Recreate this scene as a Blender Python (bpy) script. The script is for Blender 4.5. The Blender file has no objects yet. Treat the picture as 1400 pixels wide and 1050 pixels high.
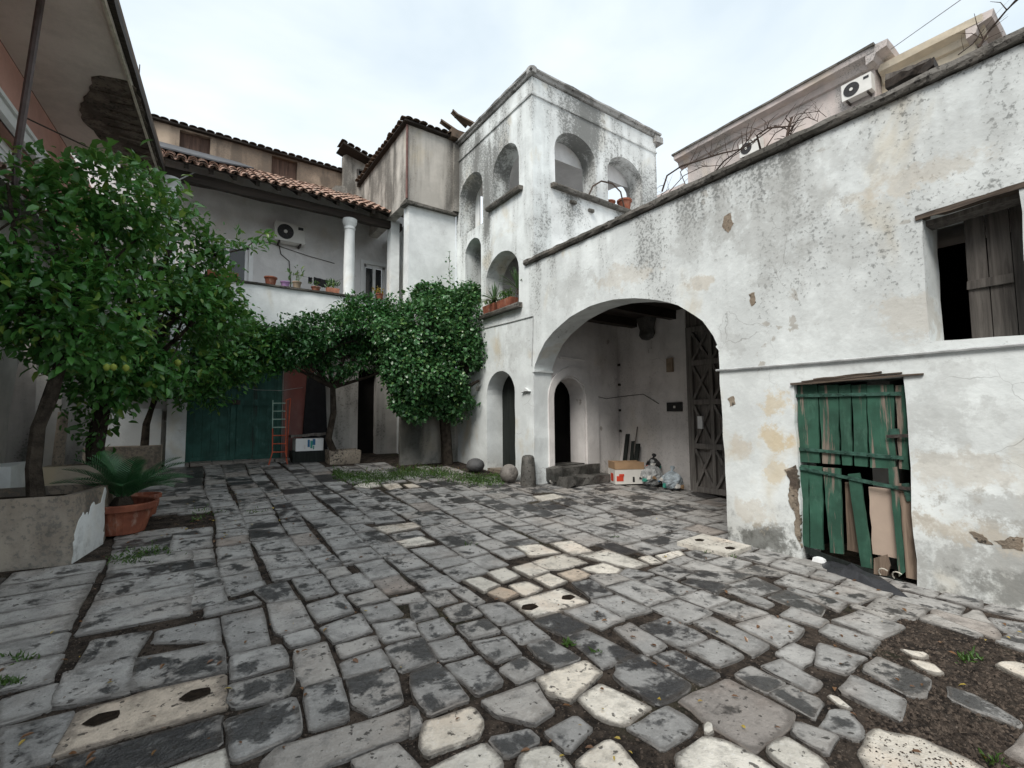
import bpy, math, random
import numpy as np
from mathutils import Vector, Matrix
from mathutils.geometry import tessellate_polygon
random.seed(7); rng = np.random.default_rng(11)
R = math.radians
scene = bpy.context.scene
COL = scene.collection

# ---------------------------------------------------------------- camera
YAW, PITCH, ROLL, FPX, EYE = R(34.87), R(4.083), R(-.473), 644.7, 1.6
cf = Vector((math.sin(YAW)*math.cos(PITCH), math.cos(YAW)*math.cos(PITCH), math.sin(PITCH)))
cr0 = Vector((math.cos(YAW), -math.sin(YAW), 0)); cu0 = cr0.cross(cf)
cr = cr0*math.cos(ROLL) + cu0*math.sin(ROLL); cu = cu0*math.cos(ROLL) - cr0*math.sin(ROLL)
cam = bpy.data.cameras.new('camera'); cam.sensor_width = 36; cam.lens = 36*FPX/1400
cam.clip_end = 2000; cam.clip_start = .05
camo = bpy.data.objects.new('camera', cam); COL.objects.link(camo)
camo.matrix_world = Matrix(((cr.x, cu.x, -cf.x, 0), (cr.y, cu.y, -cf.y, 0), (cr.z, cu.z, -cf.z, EYE), (0, 0, 0, 1)))
scene.camera = camo

# ---------------------------------------------------------------- sky, sun, exposure
SUN_EL, SUN_AZ = R(48), R(238)          # azimuth clockwise from +Y
w = bpy.data.worlds.new('World'); scene.world = w; w.use_nodes = True
wn = w.node_tree; wn.nodes.clear()
out = wn.nodes.new('ShaderNodeOutputWorld'); bg = wn.nodes.new('ShaderNodeBackground')
sky = wn.nodes.new('ShaderNodeTexSky'); sky.sky_type = 'NISHITA'; sky.sun_disc = False
sky.sun_elevation = SUN_EL; sky.sun_rotation = SUN_AZ; sky.dust_density = 4; sky.air_density = 1.2
tc = wn.nodes.new('ShaderNodeTexCoord'); mp = wn.nodes.new('ShaderNodeMapping')
mp.inputs['Scale'].default_value = (1, 1, 2.2)
ns = wn.nodes.new('ShaderNodeTexNoise'); ns.inputs['Scale'].default_value = 1.7
ns.inputs['Detail'].default_value = 6; ns.inputs['Roughness'].default_value = .5; ns.inputs['Distortion'].default_value = .5
rp = wn.nodes.new('ShaderNodeValToRGB')
rp.color_ramp.elements[0].position = .36; rp.color_ramp.elements[0].color = (4.1, 4.65, 5.0, 1)
rp.color_ramp.elements[1].position = .66; rp.color_ramp.elements[1].color = (5.75, 6.1, 6.3, 1)
mx = wn.nodes.new('ShaderNodeMix'); mx.data_type = 'RGBA'; mx.inputs[0].default_value = .88
wl = wn.links.new
wl(tc.outputs['Generated'], mp.inputs[0]); wl(mp.outputs[0], ns.inputs['Vector']); wl(ns.outputs['Fac'], rp.inputs[0])
wl(sky.outputs[0], mx.inputs[6]); wl(rp.outputs[0], mx.inputs[7]); wl(mx.outputs[2], bg.inputs[0])
bg.inputs[1].default_value = .1; wl(bg.outputs[0], out.inputs[0])
sl = bpy.data.lights.new('sun', 'SUN'); sl.energy = 1.5; sl.angle = R(25); sl.color = (1, .96, .9)
so = bpy.data.objects.new('sun', sl); COL.objects.link(so)
sd = Vector((math.sin(SUN_AZ)*math.cos(SUN_EL), math.cos(SUN_AZ)*math.cos(SUN_EL), math.sin(SUN_EL)))
so.rotation_euler = sd.to_track_quat('Z', 'Y').to_euler(); so.location = (0, -5, 20)
scene.view_settings.view_transform = 'Standard'; scene.view_settings.look = 'None'
scene.view_settings.exposure = 1.06; scene.view_settings.gamma = 1
scene.render.engine = 'CYCLES'
scene.cycles.max_bounces = 5; scene.cycles.diffuse_bounces = 3; scene.cycles.glossy_bounces = 2; scene.cycles.transmission_bounces = 2; scene.cycles.caustics_reflective = False; scene.cycles.caustics_refractive = False

# ---------------------------------------------------------------- pixel helpers (photo 1400x1050)
CAM = Vector((0, 0, EYE))
def ray(px, py): return cf + cr*((px-700)/FPX) + cu*((525-py)/FPX)
def hit(px, py, ax, v):
    d = ray(px, py); return CAM + d*((v-CAM[ax])/d[ax])
def zg(y):
    y = min(y, 13.0); k = .8; t = (y-3.6)/k
    return .078*k*(math.log1p(math.exp(t)) if t < 30 else t)
def ground(px, py):
    d = ray(px, py); lo, hi = 0, 60
    for _ in range(50):
        m = (lo+hi)/2; p = CAM + d*m
        if p.z > zg(p.y): lo = m
        else: hi = m
    return CAM + d*lo

# ---------------------------------------------------------------- materials
class MT:
    def __init__(s, name, rough=.85, spec=.3):
        s.mat = bpy.data.materials.new(name); s.mat.use_nodes = True
        s.nt = s.mat.node_tree; s.b = s.nt.nodes['Principled BSDF']
        s.b.inputs['Roughness'].default_value = rough; s.b.inputs['Specular IOR Level'].default_value = spec
        s._pos = None; s._geo = None
    def n(s, t, ins=None, **pr):
        nd = s.nt.nodes.new('ShaderNode'+t)
        for k, v in pr.items(): setattr(nd, k, v)
        for k, v in (ins or {}).items(): s.put(nd.inputs[k], v)
        return nd
    def put(s, inp, v):
        if isinstance(v, bpy.types.NodeSocket): s.nt.links.new(v, inp)
        elif isinstance(v, (tuple, list)) and inp.type == 'RGBA': inp.default_value = (*v[:3], 1)
        else: inp.default_value = v
    @property
    def pos(s):
        if not s._geo: s._geo = s.n('NewGeometry')
        return s._geo.outputs['Position']
    @property
    def rnd(s):
        s.pos; return s._geo.outputs['Random Per Island']
    def obj(s): return s.n('TexCoord').outputs['Object']
    def vec(s, scale, v=None, off=(0, 0, 0)):
        return s.n('Mapping', {'Vector': v or s.pos, 'Scale': scale, 'Location': off}).outputs[0]
    def noise(s, sc, det=4, ro=.55, dist=0, v=None):
        return s.n('TexNoise', {'Vector': v or s.pos, 'Scale': sc, 'Detail': det, 'Roughness': ro, 'Distortion': dist}).outputs['Fac']
    def vor(s, sc, feat='DISTANCE_TO_EDGE', v=None, out='Distance'):
        return s.n('TexVoronoi', {'Vector': v or s.pos, 'Scale': sc}, feature=feat).outputs[out]
    def ramp(s, f, a, b, lo=0., hi=1.):
        return s.n('MapRange', {'Value': f, 'From Min': a, 'From Max': b, 'To Min': lo, 'To Max': hi}, interpolation_type='SMOOTHSTEP').outputs[0]
    def m(s, op, a, b=0.):
        nd = s.n('Math', operation=op); s.put(nd.inputs[0], a); s.put(nd.inputs[1], b); nd.use_clamp = op in ('MULTIPLY', 'ADD', 'SUBTRACT') and False
        return nd.outputs[0]
    def mix(s, f, a, b, bt='MIX'):
        nd = s.n('Mix', data_type='RGBA', blend_type=bt); s.put(nd.inputs[0], f); s.put(nd.inputs[6], a); s.put(nd.inputs[7], b)
        return nd.outputs[2]
    def xyz(s, ch): return s.n('SeparateXYZ', {0: s.pos}).outputs[ch]
    def col(s, c): s.put(s.b.inputs['Base Color'], c)
    def rough(s, c): s.put(s.b.inputs['Roughness'], c)
    def bump(s, h, st=.5, d=.02):
        nd = s.n('Bump', {'Strength': st, 'Distance': d, 'Height': h}); s.nt.links.new(nd.outputs[0], s.b.inputs['Normal'])

def simple(name, c, rough=.7, var=.15, sc=6, bump=.2, spec=.3, metal=0, bd=.01):
    t = MT(name, rough, spec); f = t.noise(sc, 5)
    t.col(t.mix(t.ramp(f, .3, .7), tuple(x*(1-var) for x in c), tuple(min(1, x*(1+var)) for x in c)))
    t.b.inputs['Metallic'].default_value = metal
    if bump: t.bump(t.noise(sc*6, 5), bump, bd)
    return t.mat

def plaster(name, base=(.76, .775, .77), mildew=.35, zlo=3., zhi=9., mhi=None, stain=.4, damp=.5, crack=.5, peel=.4, dark=(.085, .088, .083), under=(.42, .39, .34), gspeck=.6, bloom=.5, bcol=(.36, .365, .355), spots=()):
    """old limewash: mottling, mildew specks gathered in vertical runs, ochre stains, peeled scabs, hairline cracks"""
    t = MT(name, .9, .15)
    z = t.xyz('Z')
    c = t.mix(t.ramp(t.noise(1.1, 6, .68, .2), .36, .64), tuple(x*.80 for x in base), base)
    c = t.mix(t.ramp(t.noise(5, 4, .65), .52, .75, 0, .2), c, tuple(x*.72 for x in base))
    # ochre damp stains
    st = t.m('MULTIPLY', t.ramp(t.noise(.9, 4, .6, .4, t.vec((1, 1, .7), off=(3, 7, 1))), .57, .72), stain)
    c = t.mix(st, c, (.56, .46, .29))
    # peeled scabs
    pn = t.noise(1.1, 6, .6, .3, t.vec((1, 1, 1.1), off=(11, 2, 5)))
    pe = t.m('MULTIPLY', t.ramp(pn, .655, .675), peel)
    c = t.mix(pe, c, t.mix(t.noise(9, 4), tuple(x*.7 for x in under), tuple(x*1.25 for x in under)))
    # grey bloom + black specks
    reg = t.ramp(t.noise(.55, 4, .62, .3, t.vec((1, 1, .55), off=(1.7, 4, 0))), .40, .62)
    run = t.ramp(t.noise(2.6, 3, .6, 0, t.vec((1, 1, .13))), .42, .7)
    hgt = t.ramp(z, zlo, zhi, mildew, mildew if mhi is None else mhi)
    reg = t.m('MULTIPLY', t.m('MULTIPLY', t.m('ADD', t.m('MULTIPLY', reg, .7), t.m('MULTIPLY', run, .5)), hgt), 1.)
    fine = t.noise(24, 5, .7)
    sp = t.m('MULTIPLY', t.ramp(t.m('ADD', fine, t.m('MULTIPLY', reg, .17)), .63, .74), t.ramp(reg, .08, .5))
    c = t.mix(t.m('MULTIPLY', reg, bloom), c, bcol)
    if gspeck: c = t.mix(t.m('MULTIPLY', sp, gspeck), c, dark)
    # rising damp near the foot: patchy, lost paint and black algae
    dz = t.m('ADD', z, t.m('MULTIPLY', t.noise(1.3, 3, .6), -1.5))
    dm = t.m('MULTIPLY', t.ramp(dz, .15, -.75), damp)
    dsp = t.ramp(t.m('ADD', t.noise(8, 5, .7), t.m('MULTIPLY', dm, .12)), .50, .78)
    c = t.mix(t.m('MULTIPLY', dm, .5), c, (.44, .43, .40)); c = t.mix(t.m('MULTIPLY', t.m('MULTIPLY', dm, dsp), .9), c, (.06, .06, .055))
    if spots:
        wn_ = t.m('MULTIPLY', t.noise(3.4, 7, .72), 4.2)
        for (cx, cy, cz, rx, ry, rz, colr, stg) in spots:
            sv = t.n('VectorMath', {0: t.pos, 1: (cx, cy, cz)}, operation='SUBTRACT'); dv_ = t.n('VectorMath', {0: sv.outputs[0], 1: (rx, ry, rz)}, operation='DIVIDE')
            ln = t.n('VectorMath', {0: dv_.outputs[0]}, operation='LENGTH').outputs['Value']
            c = t.mix(t.m('MULTIPLY', t.ramp(t.m('ADD', ln, wn_), 2.95, 2.45), stg), c, colr)
    # cracks
    dv = t.n('Mix', {0: .22}, data_type='RGBA'); s_ = t.n('TexNoise', {'Vector': t.pos, 'Scale': 3.5, 'Detail': 3}).outputs['Color']
    t.put(dv.inputs[6], t.pos); t.put(dv.inputs[7], s_)
    ck = t.m('MULTIPLY', t.ramp(t.vor(2.6, v=dv.outputs[2]), .010, .001), t.m('MULTIPLY', t.ramp(t.noise(.9, 2), .56, .66), crack*.6))
    c = t.mix(ck, c, (.16, .15, .14))
    t.col(c)
    h = t.m('ADD', t.m('MULTIPLY', t.noise(3, 3, .6), .8), t.m('MULTIPLY', t.noise(26, 3, .7), .16))
    t.bump(h, .55, .03)
    return t.mat

def wood(name, c, c2, paint=None, wear=.5, axis='Z', rough=.75):
    t = MT(name, rough, .25)
    sc = {'Z': (14, 14, .9), 'Y': (14, .9, 14), 'X': (.9, 14, 14)}[axis]
    g = t.noise(1.6, 7, .65, .6, t.vec(sc)); c0 = t.mix(t.ramp(g, .3, .7), c2, c)
    if paint:
        off = t.n('VectorMath', {0: t.pos}, operation='ADD'); cb = t.n('CombineXYZ', {0: t.m('MULTIPLY', t.rnd, 9.)}); t.nt.links.new(cb.outputs[0], off.inputs[1])
        mk = t.ramp(t.m('ADD', t.noise(1.5, 8, .68, .3, t.vec(tuple(x*.35 for x in sc), off.outputs[0])), t.m('MULTIPLY', g, .15)), wear, wear+.05)
        pc = t.mix(t.ramp(t.noise(4, 5), .35, .7), tuple(x*.62 for x in paint), paint); pc = t.mix(t.ramp(t.noise(9, 6, .7, 0, t.vec((1, 1, .4))), .5, .75, 0, .45), pc, tuple(x*1.5+.05 for x in paint))
        c0 = t.mix(mk, pc, c0); t.bump(t.m('ADD', g, t.m('MULTIPLY', mk, -.4)), .6, .008)
    else: t.bump(g, .6, .008)
    t.col(t.mix(t.m('MULTIPLY', t.rnd, .35), c0, (0.02, .018, .015)))
    return t.mat

def stone_mat(name, base, wet, wetness, pits, warm=.3, scale=2.6, wrough=.38, mid=False, rim=.0):
    t = MT(name, .62, .4)
    cb = t.n('CombineXYZ', {0: t.m('MULTIPLY', t.rnd, 53.), 1: t.m('MULTIPLY', t.rnd, 31.)})
    off = t.n('VectorMath', {0: t.pos, 1: cb.outputs[0]}, operation='ADD').outputs[0]
    r2 = t.m('FRACT', t.m('MULTIPLY', t.rnd, 17.3)); r3 = t.m('FRACT', t.m('MULTIPLY', t.rnd, 41.7))
    c = t.mix(r2, tuple(x*.8 for x in base), tuple(x*1.14 for x in base))
    c = t.mix(t.ramp(t.noise(4.5, 4, .68, 0, off), .38, .72), c, tuple(x*.6 for x in base))
    c = t.mix(t.m('MULTIPLY', t.ramp(t.noise(1.3, 3, .6), .5, .72), warm), c, (base[0]*1.02, base[1]*.85, base[2]*.74))
    c = t.mix(t.ramp(t.m('FRACT', t.m('MULTIPLY', t.rnd, 7.9)), .6, 1., 0, .4), c, (base[0]*.95, base[1]*.85, base[2]*.75))
    f2 = t.noise(38, 3, .7)
    c = t.mix(t.ramp(f2, .52, .8, 0, .4), c, tuple(min(.8, x*1.45) for x in base))
    wn_ = t.m('ADD', t.noise(scale, 5, .64, .3, off), t.m('MULTIPLY', f2, .12))
    if mid:
        md = t.n('Attribute', attribute_name='mid').outputs['Fac']
        wn_ = t.m('ADD', wn_, t.m('ADD', t.m('ADD', t.m('MULTIPLY', t.ramp(md, .0, .5), .05), t.m('MULTIPLY', t.noise(.9, 3, .6), .22)), t.m('MULTIPLY', t.ramp(r3, .3, 1.), .15)))
    wm = t.ramp(wn_, wetness, wetness+.10)
    c = t.mix(t.m('MULTIPLY', wm, .9), c, wet)
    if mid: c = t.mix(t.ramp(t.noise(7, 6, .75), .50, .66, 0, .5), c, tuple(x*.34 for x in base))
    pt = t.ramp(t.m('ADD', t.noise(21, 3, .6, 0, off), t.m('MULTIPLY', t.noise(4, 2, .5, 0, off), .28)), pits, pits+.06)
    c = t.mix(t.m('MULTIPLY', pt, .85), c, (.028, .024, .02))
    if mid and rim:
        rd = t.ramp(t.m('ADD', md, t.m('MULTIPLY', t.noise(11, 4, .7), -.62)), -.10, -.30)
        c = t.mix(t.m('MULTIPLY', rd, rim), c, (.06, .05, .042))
    t.col(c); t.rough(t.m('SUBTRACT', .68, t.m('MULTIPLY', wm, .68-wrough)))
    t.bump(t.m('ADD', t.noise(12, 4, .72, 0, off), t.m('MULTIPLY', f2, .25)), .85, .022)
    return t.mat

def leafmat(name, a, b, young, ymix=.86, trans=.22, rough=.30):
    t = MT(name, rough, .55)
    c = t.mix(t.rnd, a, b); c = t.mix(t.ramp(t.rnd, ymix, ymix+.04), c, young)
    c = t.mix(t.ramp(t.noise(1.2, 2), .4, .7, 0, .35), c, tuple(x*.55 for x in a))
    t.col(c)
    tr = t.n('BsdfTranslucent', {'Color': t.mix(.5, c, young)}); ms = t.n('MixShader', {0: trans})
    t.nt.links.new(t.b.outputs[0], ms.inputs[1]); t.nt.links.new(tr.outputs[0], ms.inputs[2])
    t.nt.links.new(ms.outputs[0], t.nt.nodes['Material Output'].inputs[0])
    return t.mat

def dirtmat():
    t = MT('dirt', .95, .2)
    f = t.noise(7, 7, .75); c = t.mix(t.ramp(f, .35, .68), (.012, .0095, .008), (.085, .066, .052))
    c = t.mix(t.ramp(t.noise(.9, 4), .55, .7, 0, .5), c, (.05, .055, .025))
    c = t.mix(t.ramp(t.noise(45, 3, .6), .62, .72), c, (.22, .18, .15)); t.col(c)
    t.bump(t.noise(22, 5, .75), 1., .04); return t.mat

def tilemat(name, a, b, lich):
    t = MT(name, .85, .2)
    c = t.mix(t.rnd, a, b); c = t.mix(t.ramp(t.noise(5, 6, .65), .48, .66, 0, .8), c, lich); t.col(c); t.bump(t.noise(25, 5), .5, .01); return t.mat

K = {}
def fs(px, py, rx, ry, colr, stg, X=5.66):
    q = hit(px, py, 0, X); s_ = (q-CAM).length/FPX
    return (q.x, q.y, q.z, .6, rx*s_, ry*s_, colr, stg)
OC, GY, BE, DK = (.60, .47, .27), (.40, .405, .39), (.55, .49, .40), (.09, .09, .08)
FSPOTS = [fs(1057, 552, 26, 18, OC, .55), fs(1056, 600, 30, 20, OC, .65), fs(1058, 648, 24, 17, OC, .5), fs(1040, 738, 60, 22, DK, .75), fs(1335, 765, 110, 55, GY, .85), fs(1300, 725, 60, 26, BE, .6), fs(1380, 800, 60, 22, DK, .45),
          fs(1050, 320, 70, 75, GY, .5), fs(985, 300, 22, 60, GY, .55), fs(1240, 250, 55, 24, BE, .5), fs(1160, 330, 40, 40, GY, .3), fs(960, 385, 30, 14, BE, .6), fs(940, 330, 26, 60, GY, .4), fs(1010, 610, 30, 22, BE, .6), fs(1020, 700, 36, 22, BE, .45), fs(780, 395, 60, 30, GY, .35), fs(700, 480, 30, 40, GY, .3), fs(1180, 440, 80, 60, GY, .22), fs(1110, 230, 70, 50, GY, .35), fs(1300, 190, 70, 50, GY, .25), fs(1330, 590, 90, 40, GY, .2), fs(850, 380, 60, 18, BE, .4), fs(1150, 500, 90, 10, GY, .3), fs(1320, 650, 70, 30, BE, .45), fs(1290, 560, 40, 60, GY, .3), fs(1370, 690, 60, 26, GY, .6), fs(1240, 430, 40, 30, BE, .35), fs(1000, 470, 40, 30, GY, .35)]
K['facade'] = plaster('limewashed_plaster', base=(.81, .85, .845), mildew=.3, zlo=1.8, zhi=6.2, mhi=1.75, stain=.6, bloom=.6, damp=.8, crack=.8, peel=.75, spots=FSPOTS)
K['tower'] = plaster('weathered_tower_plaster', base=(.815, .84, .835), mildew=.5, zlo=4.6, zhi=7.0, mhi=1.75, bloom=.6, stain=.3, damp=.5, crack=.6, peel=.8)
K['inner'] = plaster('passage_plaster', base=(.78, .75, .73), mildew=.7, bloom=.55, bcol=(.34, .31, .29), gspeck=.22, stain=.2, damp=.7, crack=.8, peel=.7, under=(.3, .26, .22))
K['white'] = plaster('clean_whitewash', base=(.80, .83, .83), mildew=.25, stain=.35, damp=.6, crack=.2, peel=.4)
K['gallery'] = plaster('gallery_plaster', base=(.80, .79, .785), mildew=.3, stain=.25, damp=.3, crack=.3, peel=.4)
K['greyblock'] = plaster('sooty_grey_plaster', base=(.54, .51, .465), mildew=1.7, bloom=.8, bcol=(.19, .18, .162), gspeck=.35, stain=.4, damp=0, crack=.4, peel=.5, dark=(.07, .065, .06))
K['attic'] = plaster('ochre_attic_plaster', base=(.52, .41, .315), mildew=1.5, bloom=.8, bcol=(.17, .13, .10), gspeck=.3, stain=.2, damp=0, crack=.2, peel=.6, under=(.36, .3, .24))
K['pinkwall'] = plaster('pink_plaster', base=(.60, .34, .285), mildew=.15, stain=.1, damp=.2, crack=.1, peel=.2)
K['soffit'] = plaster('beige_soffit', base=(.80, .735, .705), mildew=.1, stain=.15, damp=0, crack=.2, peel=0)
K['palepink'] = plaster('pale_pink_plaster', base=(.58, .50, .47), mildew=.9, stain=.3, damp=0, crack=.1, peel=.3)
K['cream'] = plaster('cream_plaster', base=(.66, .57, .44), mildew=.6, stain=.3, damp=0, crack=.1, peel=.1)
K['leftlow'] = plaster('damp_grey_plaster', base=(.54, .52, .49), mildew=1.3, bloom=.75, bcol=(.17, .165, .15), stain=.2, damp=.9, crack=.5, peel=.9, under=(.25, .23, .2))
K['planter'] = plaster('planter_concrete', base=(.48, .42, .345), mildew=1.3, bloom=.75, bcol=(.17, .135, .105), stain=.5, damp=.6, crack=.5, peel=.6, under=(.2, .16, .13))
K['redwall'] = plaster('dark_red_plaster', base=(.2, .075, .065), mildew=.5, stain=.1, damp=.5, crack=.2, peel=.4)
K['black_damp'] = plaster('blackened_plaster', base=(.42, .40, .36), mildew=1.6, bloom=.85, bcol=(.06, .06, .052), stain=.2, damp=.9, crack=.3, peel=.9, under=(.1, .09, .075))
K['dirt'] = dirtmat()
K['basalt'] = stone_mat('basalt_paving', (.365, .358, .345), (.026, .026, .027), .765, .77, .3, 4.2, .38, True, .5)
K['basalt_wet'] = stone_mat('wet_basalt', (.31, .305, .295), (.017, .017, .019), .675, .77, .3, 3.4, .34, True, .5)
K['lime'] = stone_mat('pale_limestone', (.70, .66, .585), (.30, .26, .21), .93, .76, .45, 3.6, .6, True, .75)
K['limetan'] = stone_mat('tan_limestone', (.54, .46, .375), (.26, .19, .14), .90, .76, .6, 3.6, .6, True, .65)
K['pinkstone'] = stone_mat('warm_grey_stone', (.32, .29, .265), (.035, .03, .027), .88, .76, .5, 3., .4, True, .5)
K['tuff'] = stone_mat('brown_tuff', (.27, .225, .175), (.07, .055, .045), .6, .72, .5)
K['coping'] = stone_mat('mossy_coping', (.17, .158, .14), (.075, .07, .06), .5, .7, .4, 2.2, .8)
K['cornice'] = stone_mat('cornice_stone', (.46, .455, .44), (.17, .165, .155), .55, .74, .3, 1.8, .8)
K['ball'] = stone_mat('ball_stone', (.27, .245, .22), (.1, .09, .08), .62, .8, .3, 3, .7)
K['balldark'] = stone_mat('dark_ball_stone', (.11, .11, .112), (.04, .04, .042), .6, .8)
K['dgreen'] = wood('green_door_paint', (.33, .27, .22), (.16, .12, .10), paint=(.045, .135, .092), wear=.645)
K['gategreen'] = wood('dark_green_gate_paint', (.05, .07, .06), (.02, .03, .028), paint=(.045, .14, .115), wear=.68)
K['barewood'] = wood('bare_wood', (.33, .25, .19), (.13, .095, .07))
K['greywood'] = wood('grey_wood', (.22, .20, .18), (.085, .075, .068))
K['shutterwood_shaded'] = wood('shaded_shutter_wood', (.13, .118, .106), (.05, .044, .04))  # grey wood darkened: shade inside the window opening is put into the colour
K['gatewood'] = wood('street_gate_wood', (.30, .28, .26), (.14, .13, .12))
K['darkwood'] = wood('dark_beam_wood', (.055, .042, .034), (.018, .014, .012), axis='X')
K['lintelwood'] = wood('lintel_wood', (.16, .12, .09), (.04, .03, .025), axis='Y')
K['blackwood'] = wood('black_door_wood', (.02, .026, .024), (.008, .011, .010))
K['iron'] = simple('rusty_iron', (.055, .045, .04), .7, .4, 20, .3, .4, .3)
t_ = MT('grit_crumbs', .95, .2); t_.col(t_.mix(t_.rnd, (.014, .011, .009), (.10, .078, .062))); K['gritmat'] = t_.mat
K['gstrap'] = simple('green_strap_iron', (.035, .085, .065), .6, .45, 18, .4)
K['pipe'] = simple('grey_pipe', (.42, .43, .43), .5, .2, 10, .1)
K['darkpipe'] = simple('brown_downpipe', (.075, .058, .055), .5, .2, 10, .1)
K['zinc'] = simple('zinc_strip', (.55, .52, .45), .5, .2, 8, .1)
K['terra'] = simple('terracotta', (.255, .088, .052), .8, .3, 7, .2)
t_ = MT('terracotta', .85, .2); c_ = t_.mix(t_.ramp(t_.noise(6, 5, .65), .35, .7), (.19, .066, .042), (.29, .105, .062)); c_ = t_.mix(t_.ramp(t_.noise(9, 6, .7, 0, t_.vec((1, 1, .5))), .52, .74, 0, .55), c_, (.42, .33, .27)); t_.col(c_); t_.bump(t_.noise(30, 4), .3, .008); K['terra'] = t_.mat
K['boardbrown'] = wood('dark_brown_board', (.16, .095, .07), (.07, .042, .032))
K['terrapale'] = simple('pale_terracotta', (.38, .17, .11), .85, .25, 9, .2)
K['tanpot'] = simple('tan_clay', (.30, .235, .17), .85, .2, 9, .2)
K['purple'] = simple('purple_plastic', (.36, .22, .42), .5, .1, 9, 0)
K['soil'] = simple('potting_soil', (.03, .022, .016), .95, .4, 30, .8, .1, 0, .03)
K['brick'] = simple('brick_red', (.36, .12, .075), .9, .3, 14, .4)
K['tile'] = tilemat('roof_tile_clay', (.30, .18, .135), (.40, .275, .215), (.19, .165, .14))
K['tiledark'] = tilemat('old_roof_tile', (.085, .065, .05), (.16, .115, .085), (.045, .042, .036))
K['bark'] = simple('bark', (.055, .045, .036), .9, .4, 9, .8, .1, 0, .03)
K['twig'] = simple('dry_twig', (.075, .055, .045), .9, .3, 9, .3, .1)
K['leaf_lemon'] = leafmat('lemon_leaf', (0.039, 0.153, 0.034), (0.111, 0.305, 0.065), (.22, .34, .06), 0.9, .28)
K['leaf_dark'] = leafmat('orange_tree_leaf', (0.023, 0.090, 0.027), (0.059, 0.184, 0.050), (.08, .17, .03), 0.9, .2)
K['leaf_ivy'] = leafmat('ivy_leaf', (0.034, 0.114, 0.041), (0.102, 0.241, 0.082), (.12, .22, .06), 0.88, .22)
K['leaf_pot'] = leafmat('pot_plant_leaf', (.03, .10, .02), (.09, .19, .05), (.2, .3, .08), .85, .25)
K['leaf_yellow'] = leafmat('yellow_plant_leaf', (.32, .22, .03), (.45, .32, .05), (.5, .4, .1), .85, .25)
K['cycad'] = leafmat('cycad_leaf', (.03, .11, .045), (.07, .19, .075), (.05, .12, .05), 0.9, .12, .35)
K['yucca'] = leafmat('yucca_leaf', (.05, .12, .05), (.12, .20, .09), (.26, .30, .14), .8, .2)
K['grass'] = leafmat('grass_blade', (.05, .11, .022), (.10, .19, .045), (.14, .2, .05), .9, .25)
K['deadleaf'] = leafmat('fallen_leaf', (.12, .05, .02), (.2, .1, .04), (.45, .33, .06), .82, .1)
K['lemon'] = simple('lemon_skin', (.24, .30, .05), .5, .2, 6, .2)
K['acwhite'] = simple('off_white_metal', (.62, .61, .58), .45, .06, 4, 0)
K['acdark'] = simple('dark_grille', (.03, .03, .032), .6, .2, 20, 0)
K['brownpipe'] = simple('brown_paint_pipe', (.13, .065, .055), .6, .2, 8, .1)
K['troughstone'] = stone_mat('rough_trough_stone', (.40, .34, .27), (.08, .06, .05), .60, .70, .5, 3.2, .7)
K['darkstone'] = stone_mat('dark_post_stone', (.12, .115, .105), (.04, .04, .036), .54, .74)
K['pvc'] = simple('white_window_frame', (.74, .75, .75), .35, .04, 5, 0)
K['glass'] = simple('dark_window_glass', (.016, .018, .02), .08, .2, 2, 0, .6)
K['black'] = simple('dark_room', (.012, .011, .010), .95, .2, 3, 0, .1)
K['cloth'] = simple('black_cloth', (.012, .012, .014), .9, .2, 10, .3)
K['card'] = simple('brown_cardboard', (.33, .215, .125), .85, .1, 7, .1)
K['cardwhite'] = simple('white_printed_card', (.62, .60, .56), .7, .05, 7, .05)
K['red'] = simple('red_print', (.55, .06, .03), .6, .05, 7, 0)
K['ink'] = simple('black_print', (.02, .02, .02), .6, .05, 7, 0)
K['blueprint'] = simple('blue_print', (.03, .14, .28), .6, .1, 7, 0)
K['greenprint'] = simple('green_print', (.05, .28, .22), .6, .1, 7, 0)
K['polystyrene'] = simple('white_polystyrene', (.72, .73, .73), .7, .04, 7, .05)
K['tarp'] = simple('black_tarp', (.035, .036, .04), .45, .2, 7, .5)
K['bagclear'] = simple('clear_rubbish_bag', (.36, .37, .37), .25, .35, 14, .8, .5, 0, .03)
K['bagblue'] = simple('bluish_rubbish_bag', (.40, .46, .50), .25, .3, 12, .8, .5, 0, .03)
K['bagblack'] = simple('black_rubbish_bag', (.015, .015, .016), .3, .2, 12, .8, .5, 0, .03)
K['ladder_red'] = simple('orange_red_paint', (.50, .10, .05), .55, .2, 10, .1)
K['ladder_green'] = simple('pale_green_paint', (.30, .42, .36), .55, .2, 10, .1)
K['board'] = simple('pinkish_board', (.47, .37, .30), .8, .08, 3, .1)
K['flash'] = simple('bitumen_sheet', (.085, .088, .095), .8, .25, 5, .3)
K['wire'] = simple('grey_wire', (.3, .3, .3), .6, .1, 5, 0)
K['lath'] = stone_mat('exposed_lath', (.20, .165, .135), (.075, .06, .05), .5, .72, .3, 3, .9)

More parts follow.
